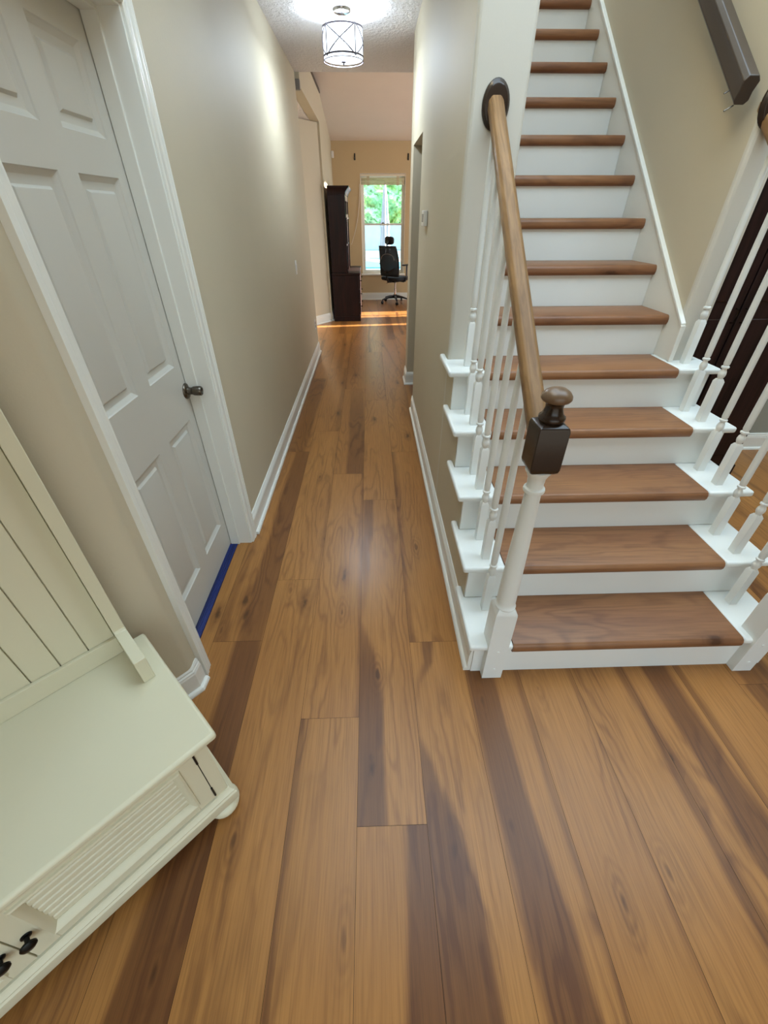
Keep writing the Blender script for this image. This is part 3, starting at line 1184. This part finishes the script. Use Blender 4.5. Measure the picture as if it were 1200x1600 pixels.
# plinth moulding with stepped profile
bm = B()
prf = [(-0.01, 0.055), (0.012, 0.055), (0.016, 0.062), (0.016, 0.098), (0.012, 0.104), (0.013, 0.110), (0.006, 0.118), (0.003, 0.126), (-0.01, 0.127)]
path = [(cu1, NB + 0.01), (cu1, cn1), (cu0, cn1), (cu0, NB + 0.01)]
rings = []
cs = [(1, 0), (1, 1), (-1, 1), (-1, 0)]
for (pu, pn), (su, sn) in zip(path, cs):
    rings.append([Vector((pu + su * o_, pn + sn * o_, z)) for o_, z in prf])
loft(bm, rings)
box(bm, cu0 - 0.005, cu1 + 0.005, NB + 0.01, cn1 + 0.005, 0.07, 0.10)
hp('plinth', bm, M['bench'], smooth=True, angle=30)
for (fu, fn) in ((cu1 - 0.026, cn1 - 0.026), (cu0 + 0.026, cn1 - 0.026), (cu1 - 0.026, NB + 0.05), (cu0 + 0.026, NB + 0.05)):
    bm = B()
    lathe(bm, [(0.020, 0.0), (0.036, 0.004), (0.047, 0.016), (0.051, 0.030), (0.047, 0.044), (0.034, 0.054), (0.028, 0.0545), (0.028, 0.06)], (fu, fn, 0), 24)
    hp('bun_foot', bm, M['bench'], smooth=True)
# two doors with beaded panels
um = -0.431
for (a, b, s) in ((um + 0.0015, cu1 - 0.038, 1), (cu0 + 0.038, um - 0.0015, -1)):
    bm = B()
    z0, z1 = 0.131, SZ - 0.044
    fr = 0.046
    n0, n1 = cn1 - 0.019, cn1
    box(bm, a, a + fr, n0, n1, z0, z1)
    box(bm, b - fr, b, n0, n1, z0, z1)
    box(bm, a + fr, b - fr, n0, n1, z0, z0 + 0.040)
    box(bm, a + fr, b - fr, n0, n1, z1 - 0.034, z1)
    d = hp('door', bm, M['bench'], bevel=0.0012)
    bm = B()
    # bolection frame around the panel
    A, Bq, Cq, Dq = a + fr - 0.006, b - fr + 0.006, z0 + 0.034, z1 - 0.028
    pf = [(0.0, 0.0), (0.002, 0.005), (0.007, 0.007), (0.012, 0.004), (0.017, -0.002), (0.022, -0.010), (0.022, -0.014), (0, -0.004)]
    rings = []
    for (uu_, zz_, su, sz_) in ((A, Cq, 1, 1), (Bq, Cq, -1, 1), (Bq, Dq, -1, -1), (A, Dq, 1, -1), (A, Cq, 1, 1)):
        rings.append([Vector((uu_ + su * w_, n1 + d_, zz_ + sz_ * w_)) for w_, d_ in pf])
    loft(bm, rings, cap=False)
    hp('panel_molding', bm, M['bench'], d, smooth=True, angle=30)
    bm = B()
    # horizontal beading
    pz = []
    zz_ = Cq + 0.02
    cnt = 7
    st = (Dq - 0.02 - zz_) / cnt
    for i in range(cnt):
        z = zz_ + i * st
        pz += [(n1 - 0.0150, z), (n1 - 0.0105, z + st * .16), (n1 - 0.0095, z + st * .5), (n1 - 0.0105, z + st * .84)]
    pz += [(n1 - 0.0145, zz_ + cnt * st), (n1 - 0.018, zz_ + cnt * st), (n1 - 0.018, zz_)]
    loft(bm, [[Vector((u_, n_, z_)) for n_, z_ in pz] for u_ in (A + 0.02, Bq - 0.02)])
    hp('beaded_panel', bm, M['bench'], d, smooth=True, angle=25)
    # knob
    bm = B()
    ku = um + 0.024 * s
    zk = 0.245
    Mk = Matrix.Translation((ku, n1, zk)) @ Matrix.Rotation(-PI / 2, 4, 'X')
    lathe(bm, [(0, 0), (0.011, 0), (0.010, 0.003), (0.005, 0.005), (0.005, 0.014), (0.010, 0.017), (0.0155, 0.021), (0.016, 0.025), (0.012, 0.029), (0.0, 0.031)], seg=20, M4=Mk)
    hp('knob', bm, M['bronze'], d, smooth=True)
    # hinges: thin dark line with two barrels
    bm = B()
    hu = (b + 0.001) if s == 1 else (a - 0.001)
    box(bm, hu - 0.0012, hu + 0.0012, n0, n1 - 0.001, z0 + 0.01, z1 - 0.005)
    for zz2 in (z0 + 0.012, z1 - 0.060):
        tube(bm, [(hu, n1 + 0.001, zz2), (hu, n1 + 0.001, zz2 + 0.05)], 0.0030, 8)
    hp('hinge', bm, M['bronze'], d)
# back: side posts, boards, rails, top shelf
HB = 1.80
for (a, b) in ((0.018, 0.050), (UL + 0.038, UL + 0.070)):
    bm = B()
    pf = [(-1.150, SZ), (-0.966, SZ), (-0.966, SZ + 0.090), (-1.098, SZ + 0.098), (-1.104, SZ + 0.105), (-1.104, HB), (-1.150, HB)]
    loft(bm, [[Vector((u_, n_, z_)) for n_, z_ in pf] for u_ in (a, b)])
    hp('side_post', bm, M['bench'], bevel=0.002)
bm = B()
nb = 14
ua, ub_ = UL + 0.070, 0.018
wb = 0.0705
pts_ = []
u_ = ub_
while u_ - wb > ua:
    pts_.append((u_ - wb, u_))
    u_ -= wb
pts_.append((ua, u_))
for i, (a, b) in enumerate(pts_):
    box(bm, a + 0.0012, b - 0.0012, -1.143, -1.134, SZ + 0.04, HB)
box(bm, ua, ub_, -1.150, -1.1425, SZ + 0.0005, HB)
hp('back_planks', bm, M['bench'], bevel=0.0015)
bm = B()
box(bm, ua, ub_, -1.1335, -1.122, SZ + 0.0005, SZ + 0.066)
hp('lower_rail', bm, M['bench'], bevel=0.0015)
bm = B()
box(bm, ua, ub_, -1.1335, -1.118, HB - 0.12, HB)
hp('upper_rail', bm, M['bench'], bevel=0.0015)
bm = B()
box(bm, UL + 0.01, 0.078, -1.160, -0.93, HB + 0.0005, HB + 0.025)
hp('top_shelf', bm, M['bench'], bevel=0.004)

# ------------------------------------------------------------ hall ceiling lamp
LX, LY = -0.16, 4.355
LM = thing('ceiling_lamp', 'lit drum ceiling lamp with crossed metal straps hanging in the hall', 'lamp', (LX, LY, CZ))


def lp_(name, bm, mat, **kw):
    o = obj(name, bm, mat, LM, **kw)
    o.matrix_parent_inverse = Matrix.Translation(-Vector(LM.location))
    return o


bm = B()
lathe(bm, [(0.0, 2.6895), (0.066, 2.6895), (0.066, 2.684), (0.060, 2.672), (0.045, 2.666), (0.0, 2.665)], (LX, LY, 0), 32)
lp_('canopy', bm, M['chrome'], smooth=True)
bm = B()
lathe(bm, [(0.007, 2.667), (0.007, 2.50)], (LX, LY, 0), 12)
lathe(bm, [(0.016, 2.600), (0.016, 2.594)], (LX, LY, 0), 12)
for k in range(3):
    a = 2 * PI * k / 3 + .3
    tube(bm, [(LX, LY, 2.597), (LX + 0.139 * math.cos(a), LY + 0.139 * math.sin(a), 2.597)], 0.003, 6)
lp_('stem', bm, M['chrome'], smooth=True)
ZT, ZB, RS = 2.600, 2.448, 0.140
bm = B()
sg = 48
rings = [[Vector((LX + rr * math.cos(2 * PI * i / sg), LY + rr * math.sin(2 * PI * i / sg), z)) for i in range(sg)] for rr, z in ((RS, ZT), (RS, ZB), (RS - .003, ZB), (RS - .003, ZT))]
rings.append(rings[0])
loft(bm, rings, cap=False)
lp_('shade', bm, M['shade'], smooth=True)
bm = B()
lathe(bm, [(0.0, 2.455), (0.136, 2.455), (0.136, 2.449), (0.10, 2.440), (0.0, 2.436)], (LX, LY, 0), 48)
lp_('diffuser', bm, M['diffuser'], smooth=True)
bm = B()


def band(bm, r_, z0, z1, t=0.003, sg=48):
    rings = [[Vector((LX + rr * math.cos(2 * PI * i / sg), LY + rr * math.sin(2 * PI * i / sg), z)) for i in range(sg)] for rr, z in ((r_ + t, z0), (r_ + t, z1), (r_, z1), (r_, z0))]
    rings.append(rings[0])
    loft(bm, rings, cap=False)


band(bm, RS + 0.001, ZT - 0.008, ZT)
band(bm, RS + 0.001, ZB + 0.004, ZB + 0.013, 0.004)
band(bm, RS + 0.001, ZB - 0.014, ZB - 0.010)
for k in range(4):
    a0 = math.radians(-51 + 90 * k)
    rr = RS + 0.003
    tube(bm, [(LX + rr * math.cos(a0), LY + rr * math.sin(a0), ZB), (LX + rr * math.cos(a0), LY + rr * math.sin(a0), ZT)], 0.0038, 6)
    for d in (0, 1):
        pts_ = []
        for i in range(13):
            t = i / 12
            a = a0 + PI / 2 * t
            z = ZB + (ZT - ZB) * (t if d else 1 - t)
            pts_.append((LX + rr * math.cos(a), LY + rr * math.sin(a), z))
        tube(bm, pts_, 0.0038, 6)
lp_('strap_frame', bm, M['ring'], smooth=True)
bm = B()
lathe(bm, [(0.0, 2.437), (0.017, 2.436), (0.017, 2.432), (0.006, 2.428), (0.005, 2.42), (0.0, 2.417)], (LX, LY, 0), 16)
lp_('bottom_finial', bm, M['ring'], smooth=True)
pl_ = bpy.data.lights.new('lamp_bulb', 'POINT')
pl_.energy = 175
pl_.color = (0.72, 0.86, 1.0)
pl_.shadow_soft_size = 0.06
po = bpy.data.objects.new('lamp_bulb', pl_)
C.objects.link(po)
po.parent = LM
po.location = (0, 0, 2.485 - CZ)

# ------------------------------------------------------------ thermostat, switch, outlet, sensors, brackets
TH = thing('thermostat', 'small white thermostat on the right hallway wall', 'thermostat', (XR, 3.38, 1.515))
bm = B()
box(bm, XR - 0.026, XR - 0.001, 3.31, 3.45, 1.472, 1.558)
part('housing', bm, M['plastic'], TH, bevel=0.005)
bm = B()
box(bm, XR - 0.0275, XR - 0.026, 3.335, 3.42, 1.495, 1.54)
part('screen', bm, M['greyp'], TH)


def plate(name, label, cat, x, y, z, sx):
    t = thing(name, label, cat, (x, y, z))
    bm = B()
    box(bm, min(x, x + sx * 0.006), max(x, x + sx * 0.006), y - 0.036, y + 0.036, z - 0.058, z + 0.058)
    part('cover_plate', bm, M['plastic'], t, bevel=0.002)
    return t


t = plate('light_switch', 'white light switch on the left hallway wall', 'switch', XL + 0.0005, 4.65, 1.12, 1)
bm = B()
box(bm, XL + 0.0068, XL + 0.012, 4.635, 4.665, 1.095, 1.145)
part('toggle', bm, M['plastic'], t, bevel=0.002)
t = plate('wall_outlet', 'white outlet low on the left hallway wall near its far end', 'outlet', XL + 0.0005, 5.72, 0.39, 1)
bm = B()
for z in (0.37, 0.41):
    box(bm, XL + 0.0068, XL + 0.009, 5.705, 5.735, z - 0.013, z + 0.013)
part('socket', bm, M['greyp'], t)
bm = B()
box(bm, XL - 0.02, XL + 0.045, YEND + 0.0005, YEND + 0.05, 2.56, 2.64)
tag(obj('wall_sensor', bm, M['greyp'], bevel=0.008), 'small grey sensor high at the far end of the left hallway wall', 'sensor')
bm = B()
box(bm, XW + 0.0005, XW + 0.05, YF - 0.12, YF - 0.06, 2.37, 2.47)
tag(obj('motion_detector', bm, M['plastic'], bevel=0.01), 'white motion detector in the left corner of the far room', 'detector')
for x, lb_ in ((-0.24, 'small dark curtain bracket left above the far window'), (0.76, 'small dark curtain bracket right above the far window')):
    bm = B()
    box(bm, x - 0.012, x + 0.012, YF - 0.006, YF - 0.0005, 2.345, 2.445)
    tube(bm, [(x, YF - 0.005, 2.38), (x, YF - 0.06, 2.385), (x, YF - 0.065, 2.41)], 0.006, 8)
    tag(obj('curtain_bracket', bm, M['black'], smooth=True), lb_, 'bracket', 'curtain brackets')

# ------------------------------------------------------------ far window
W0, W1, WZ0, WZ1 = -0.145, 0.715, 0.50, 2.15
bm = B()
f_ = 0.035
y0_, y1_ = YF + 0.045, YF + 0.10
box(bm, W0 + .001, W0 + f_, y0_, y1_, WZ0 + .001, WZ1 - .001)
box(bm, W1 - f_, W1 - .001, y0_, y1_, WZ0 + .001, WZ1 - .001)
box(bm, W0 + f_, W1 - f_, y0_, y1_, WZ0 + .001, WZ0 + f_)
box(bm, W0 + f_, W1 - f_, y0_, y1_, WZ1 - f_, WZ1 - .001)
win = struct('window_1', bm, M['white'], bevel=0.002)
for (z0, z1, dy) in ((WZ0 + f_, 1.375, 0.0), (1.340, WZ1 - f_, 0.02)):
    bm = B()
    s_ = 0.028
    a, b = W0 + f_, W1 - f_
    ys = y0_ + dy
    box(bm, a, a + s_, ys, ys + 0.02, z0, z1)
    box(bm, b - s_, b, ys, ys + 0.02, z0, z1)
    box(bm, a + s_, b - s_, ys, ys + 0.02, z0, z0 + s_)
    box(bm, a + s_, b - s_, ys, ys + 0.02, z1 - s_, z1)
    sa = obj('sash', bm, M['white'], win, bevel=0.0015)
    bm = B()
    box(bm, a + s_, b - s_, ys + 0.008, ys + 0.011, z0 + s_, z1 - s_)
    obj('pane', bm, M['glass'], sa)
bm = B()
box(bm, 0.26, 0.31, y0_ - 0.014, y0_, 1.375, 1.39)
obj('sash_lock', bm, M['nickel'], win)
bm = B()
box(bm, W0 - 0.03, W1 + 0.03, YF - 0.045, YF - 0.0005, WZ0 - 0.03, WZ0)
struct('trim_3', bm, M['white'], bevel=0.003)
bm = B()
for a, b, c, d in ((W0 - 0.006, W0, WZ0, WZ1 + .006), (W1, W1 + .006, WZ0, WZ1 + .006), (W0, W1, WZ1, WZ1 + .006)):
    box(bm, a, b, YF - 0.004, YF - 0.0005, c, d)
struct('trim_4', bm, M['white'])
# raised woven shade
RSH = thing('roman_shade', 'raised woven roman shade at the top of the far window', 'blind', (0.285, YF + 0.02, 2.06))
bm = B()
box(bm, W0 + 0.004, W1 - 0.004, YF + 0.004, YF + 0.034, 2.115, 2.146)
part('headrail', bm, M['cream'], RSH)
bm = B()
for k in range(5):
    z = 1.985 + k * 0.022
    box(bm, W0 + 0.012, W1 - 0.012, YF + 0.010, YF + 0.028 - 0.002 * (k % 2), z, z + 0.019)
part('folded_fabric', bm, M['woven'], RSH, bevel=0.004)
for x in (0.0, 0.57):
    bm = B()
    box(bm, x - 0.025, x + 0.025, YF + 0.0065, YF + 0.0095, 1.975, 2.115)
    part('tape', bm, M['woven'], RSH)
bm = B()
pts_ = []
for i in range(15):
    t = i / 14
    pts_.append((-0.165 - 0.20 * t ** 2.2, YF - 0.012 - .01 * t, 2.0 - 0.98 * t))
tube(bm, pts_, 0.004, 6)
tag(obj('blind_cord', bm, M['plastic'], smooth=True), 'thin white cord curving down left of the far window', 'cord')

# ------------------------------------------------------------ outdoors
bm = B()
box(bm, -14, 20, YF + 0.2, 34, -0.2, -0.1)
struct('ground_patio', bm, M['patio'])
bm = B()
box(bm, -5.5, 7.5, 17.5, 21.5, -0.0995, -0.06)
pool = obj('swimming_pool', bm, M['pool'])
tag(pool, 'blue pool outside the far window', 'pool')
bm = B()
pts_ = []
for i in range(25):
    t = i / 24
    pts_.append((-3.0 + 6.5 * t, 13.1 + 0.5 * math.sin(t * 9), 0.66 + 0.14 * math.sin(t * 9)))
tube(bm, pts_, 0.035, 8)
tag(obj('pool_edge_line', bm, M['plastic'], smooth=True), 'pale curved pool-edge line beyond the far window', 'pool edge')  # added raised tube standing in for the pool's pale curved edge
bm = B()
box(bm, -12, 16, 27.0, 27.3, -0.1, 1.0)
tag(obj('garden_wall', bm, M['lwall']), 'blue-grey garden wall under the hedge outside', 'wall')
bm = B()
bmesh.ops.create_grid(bm, x_segments=260, y_segments=80, size=1)
for v in bm.verts:
    x = 2 + v.co.x * 11
    z = 2.9 + v.co.y * 3.0
    p = Vector((x * 1.1, z * 1.1, 0))
    d = mnoise.noise(p) * 0.35 + mnoise.noise(p * 3.1) * 0.22 + mnoise.noise(p * 9) * 0.14
    v.co = Vector((x, 28.6 - d * 2.4, z))
r0 = bmesh.ops.extrude_edge_only(bm, edges=[e for e in bm.edges if e.is_boundary])
for v in [g for g in r0['geom'] if isinstance(g, bmesh.types.BMVert)]:
    v.co.y = 31.0
hd = obj('hedge', bm, M['hedge'])
tag(hd, 'bright green hedge beyond the garden wall outside the far window', 'hedge')
PB = thing('parasol', 'folded pale patio parasol standing outside the far window', 'parasol', (0.43, 13.4, -0.1))
bm = B()
rings = []
for k in range(14):
    t = k / 13
    z = 0.55 + 1.6 * t
    rr = 0.115 * (1 - t) ** 0.7 + 0.018 + (0.02 if 0.4 < t < 0.5 else 0)
    rings.append([Vector((0.43 + rr * (1 + 0.18 * math.cos(8 * 2 * PI * i / 48)) * math.cos(2 * PI * i / 48), 13.4 + rr * (1 + 0.18 * math.cos(8 * 2 * PI * i / 48)) * math.sin(2 * PI * i / 48), z)) for i in range(48)])
loft(bm, rings)
part('canopy', bm, M['parasol'], PB, smooth=True)
bm = B()
tube(bm, [(0.43, 13.4, -0.02), (0.43, 13.4, 2.2)], 0.02, 10)
part('pole', bm, M['greyp'], PB, smooth=True)
bm = B()
lathe(bm, [(0.0, -0.099), (0.26, -0.099), (0.26, -0.05), (0.06, -0.01), (0.0, -0.01)], (0.43, 13.4, 0), 24)
part('base', bm, M['greyp'], PB, smooth=True)

# ------------------------------------------------------------ loft railing
LRL = thing('loft_railing', 'dark railing on top of the left wall of the far room', 'railing', (XW - 0.05, 7.2, 2.93))
bm = B()
tube(bm, [(XW - 0.05, 6.0, 3.23), (XW - 0.05, 7.45, 3.23)], 0.03, 10)
part('top_rail', bm, M['loft'], LRL, smooth=True)
for k in range(11):
    bm = B()
    y = 6.1 + k * 0.13
    tube(bm, [(XW - 0.05, y, 2.93), (XW - 0.05, y, 3.21)], 0.014, 8)
    part('baluster', bm, M['loft'], LRL, smooth=True)
bm = B()
box(bm, XW - 0.11, XW + 0.012, 6.0, 8.3, 2.9305, 2.958)
part('base_rail', bm, M['loft'], LRL)

# ------------------------------------------------------------ mahogany desk hutch
DH = thing('desk_hutch', 'tall dark mahogany desk with hutch standing against the left wall', 'cabinet', (-0.4, 8.5, 0))
cx0, cx1, cy0, cy1 = -0.630, -0.187, 7.90, 9.05
bm = B()
box(bm, cx0, cx1, cy0, cy1, 0.06, 0.705)
box(bm, cx0 - 0.004, cx1 + 0.012, cy0 - 0.010, cy1 + 0.01, 0.0, 0.075)
part('base_cabinet', bm, M['mahog'], DH, bevel=0.003)
bm = B()
box(bm, cx0 - 0.004, cx1 + 0.026, cy0 - 0.014, cy1 + 0.012, 0.706, 0.738)
part('desk_top', bm, M['mahog'], DH, bevel=0.005)
for i in range(2):
    for j in range(3):
        ya_ = cy0 + 0.04 + i * 0.55
        za = 0.10 + j * 0.20
        bm = B()
        box(bm, cx1 + 0.0005, cx1 + 0.018, ya_, ya_ + 0.52, za, za + 0.18)
        dr = part('drawer', bm, M['mahog'], DH, bevel=0.004)
        bm = B()
        lathe(bm, [(0, 0), (0.007, 0), (0.006, 0.012), (0.014, 0.018), (0.012, 0.026), (0, 0.028)], seg=14, M4=Matrix.Translation((cx1 + 0.018, ya_ + 0.26, za + 0.09)) @ Matrix.Rotation(PI / 2, 4, 'Y'))
        obj('drawer_knob', bm, M['bronze'], dr, smooth=True)
hx1 = -0.360
bm = B()
ht0, ht1 = 0.7385, 1.772
box(bm, cx0 + .005, hx1, cy0 + 0.004, cy0 + 0.034, ht0, ht1)
box(bm, cx0 + .005, hx1, cy1 - 0.034, cy1 - 0.004, ht0, ht1)
box(bm, cx0 + .005, hx1, 8.46, 8.485, ht0, ht1)
box(bm, cx0 + .005, cx0 + .017, cy0 + .034, cy1 - .034, ht0, ht1)
box(bm, cx0 + .017, hx1, cy0 + .034, cy1 - .034, ht1 - .03, ht1)
part('hutch_case', bm, M['mahog'], DH, bevel=0.002)
for z in (1.10, 1.465):
    bm = B()
    box(bm, cx0 + .018, hx1 + (0.012 if z > 1.3 else -.01), cy0 + .0345, cy1 - .0345, z, z + 0.02)
    part('shelf', bm, M['mahog'], DH, bevel=0.002)
for ya_, yb2 in ((cy0 + .036, 8.458), (8.487, cy1 - .036)):
    bm = B()
    a, b, c, d = ya_, yb2, 1.487, ht1 - .032
    box(bm, hx1 - .016, hx1 + .002, a, a + .04, c, d)
    box(bm, hx1 - .016, hx1 + .002, b - .04, b, c, d)
    box(bm, hx1 - .016, hx1 + .002, a + .04, b - .04, c, c + .04)
    box(bm, hx1 - .016, hx1 + .002, a + .04, b - .04, d - .04, d)
    gd = part('glass_door', bm, M['mahog'], DH)
    bm = B()
    box(bm, hx1 - .008, hx1 - .005, a + .04, b - .04, c + .04, d - .04)
    obj('pane', bm, M['glass'], gd)
bm = B()
prf = [(0.0, ht1 + .0005), (0.006, ht1 + .0005), (0.010, ht1 + 0.03), (0.024, ht1 + 0.05), (0.045, ht1 + 0.075), (0.060, ht1 + 0.088), (0.064, ht1 + 0.108), (0.0, ht1 + 0.108)]
rings = []
for (px, py, sx, sy) in ((cx0 + .005, cy0 + .004, 0, -1), (hx1, cy0 + .004, 1, -1), (hx1, cy1 - .004, 1, 1), (cx0 + .005, cy1 - .004, 0, 1)):
    rings.append([Vector((px + sx * o_, py + sy * o_ * .35, z)) for o_, z in prf])
loft(bm, rings)
box(bm, cx0 + .005, hx1, cy0 + .004, cy1 - .004, ht1 + .0005, ht1 + .107)
part('crown', bm, M['mahog'], DH, smooth=True, angle=30)

# ------------------------------------------------------------ office chair
OC = thing('office_chair', 'black mesh office chair with headrest in front of the far window', 'chair', (0.52, 9.68, 0), rotz=-math.radians(39))
RC = OC.matrix_basis.copy()


def cp_(name, bm, mat, root=None, **kw):
    return obj(name, bm, mat, root or OC, **kw)


bm = B()
for k in range(5):
    a = 2 * PI * k / 5 + 0.45
    c_, s_ = math.cos(a), math.sin(a)
    rings = []
    for (rr, z, w_, h_) in ((0.03, 0.125, 0.026, 0.028), (0.15, 0.115, 0.020, 0.018), (0.29, 0.080, 0.014, 0.010)):
        q = []
        for (du, dz) in ((-w_, -h_), (w_, -h_), (w_, h_), (-w_, h_)):
            q.append(Vector((c_ * rr - s_ * du, s_ * rr + c_ * du, z + dz)))
        rings.append(q)
    loft(bm, rings)
lathe(bm, [(0.045, 0.095), (0.045, 0.155), (0.03, 0.165)], seg=20)
base = cp_('star_base', bm, M['black'], bevel=0.003)
for k in range(5):
    a = 2 * PI * k / 5 + 0.45
    bm = B()
    cx_, cy_ = 0.29 * math.cos(a), 0.29 * math.sin(a)
    for d in (-0.016, 0.006):
        Mw = Matrix.Translation((cx_, cy_, 0.031)) @ Matrix.Rotation(a + 0.6, 4, 'Z') @ Matrix.Rotation(PI / 2, 4, 'X') @ Matrix.Translation((0, 0, d))
        lathe(bm, [(0.0, 0), (0.026, 0), (0.030, 0.003), (0.030, 0.008), (0.026, 0.011), (0, 0.011)], seg=18, M4=Mw)
    tube(bm, [(cx_, cy_, 0.03), (cx_, cy_, 0.082)], 0.007, 8)
    cp_('caster', bm, M['black'], base, smooth=True)
bm = B()
lathe(bm, [(0.026, 0.15), (0.026, 0.27), (0.016, 0.275), (0.016, 0.40)], seg=16)
g_ = cp_('gas_lift', bm, M['chrome'], smooth=True)
bm = B()
box(bm, -0.08, 0.08, -0.12, 0.10, 0.395, 0.43)
tube(bm, [(-0.08, 0.02, 0.41), (-0.2, 0.04, 0.40), (-0.25, 0.04, 0.34)], 0.006, 6)
tube(bm, [(0.08, 0.02, 0.41), (0.19, 0.05, 0.395)], 0.006, 6)
cp_('tilt_mechanism', bm, M['black'], bevel=0.006)
bm = B()
rings = []
sgx = 12
prof_s = []
for (z, s) in ((0.425, .80), (0.435, .95), (0.455, 1.0), (0.475, 1.0), (0.492, .95), (0.50, .80)):
    ring = []
    for i in range(32):
        a = 2 * PI * i / 32
        cxx, cyy = math.cos(a), math.sin(a)
        px = 0.25 * s * (abs(cxx) ** 0.45) * (1 if cxx > 0 else -1)
        py = 0.245 * s * (abs(cyy) ** 0.45) * (1 if cyy > 0 else -1)
        ring.append(Vector((px, py + 0.02, z - (0.02 * max(0, (py - 0.15) / 0.1) if py > .15 else 0))))
    rings.append(ring)
loft(bm, rings)
cp_('seat', bm, M['blackf'], smooth=True, angle=60)


def backpt(u, t):
    z = 0.52 + 0.50 * t
    w_ = 0.215 - 0.02 * t + 0.018 * math.sin(PI * t)
    y = -0.215 - 0.055 * t + 0.035 * math.sin(PI * t) - 0.035 * (1 - u * u) + (0.03 * (1 - t) ** 4)
    return Vector((u * w_, y, z))


bm = B()
loop = []
N_ = 14
for i in range(N_ + 1):
    loop.append(backpt(-1 + 2 * i / N_, 0))
for i in range(1, N_ + 1):
    loop.append(backpt(1, i / N_))
for i in range(1, N_ + 1):
    loop.append(backpt(1 - 2 * i / N_, 1))
for i in range(1, N_ + 1):
    loop.append(backpt(-1, 1 - i / N_))
tube(bm, loop, 0.013, 8)
fr_ = cp_('back_frame', bm, M['black'], smooth=True)
bm = B()
gv = [[bm.verts.new(backpt(-1 + 2 * i / 12, j / 12)) for i in range(13)] for j in range(13)]
for j in range(12):
    for i in range(12):
        bm.faces.new((gv[j][i], gv[j][i + 1], gv[j + 1][i + 1], gv[j + 1][i]))
mb = cp_('back_mesh', bm, M['mesh'], smooth=True)
sdm = mb.modifiers.new('solid', 'SOLIDIFY')
sdm.thickness = 0.004
bm = B()
tube(bm, [(0, -0.06, 0.41), (0, -0.24, 0.42), (0, -0.30, 0.50), (0, -0.295, 0.62)], 0.022, 10)
tube(bm, [(-0.16, -0.268, 0.66), (-0.06, -0.30, 0.60), (0.06, -0.30, 0.60), (0.16, -0.268, 0.66)], 0.012, 8)
cp_('back_support', bm, M['black'], smooth=True)
bm = B()
pa = []
for i in range(13):
    a = PI * i / 12
    pa.append((0.16 * math.cos(a), -0.262, 0.80 + 0.10 * math.sin(a)))
tube(bm, pa, 0.008, 6)
lb3 = cp_('lumbar_bar', bm, M['greyp'], smooth=True)
bm = B()
rings = []
for (dy, s) in ((-0.012, .85), (-0.004, 1), (0.016, 1), (0.026, .85)):
    ring = []
    for i in range(28):
        a = 2 * PI * i / 28
        px = 0.105 * s * (abs(math.cos(a)) ** 0.6) * (1 if math.cos(a) > 0 else -1)
        pz = 0.068 * s * (abs(math.sin(a)) ** 0.6) * (1 if math.sin(a) > 0 else -1)
        ring.append(Vector((px, -0.235 + dy + 2.2 * px * px, 1.115 + pz)))
    rings.append(ring)
loft(bm, rings)
tube(bm, [(0, -0.285, 1.0), (0, -0.29, 1.06), (0, -0.245, 1.11)], 0.016, 8)
cp_('headrest', bm, M['black'], smooth=True, angle=60)
for s in (-1, 1):
    bm = B()
    tube(bm, [(s * 0.17, -0.02, 0.42), (s * 0.27, -0.02, 0.43), (s * 0.285, -0.01, 0.50), (s * 0.28, 0.0, 0.70)], 0.016, 8)
    ar = cp_('armrest', bm, M['black'], smooth=True)
    bm = B()
    box(bm, s * 0.28 - 0.04, s * 0.28 + 0.04, -0.12, 0.12, 0.70, 0.722)
    cp_('arm_pad', bm, M['black'], ar, bevel=0.008)
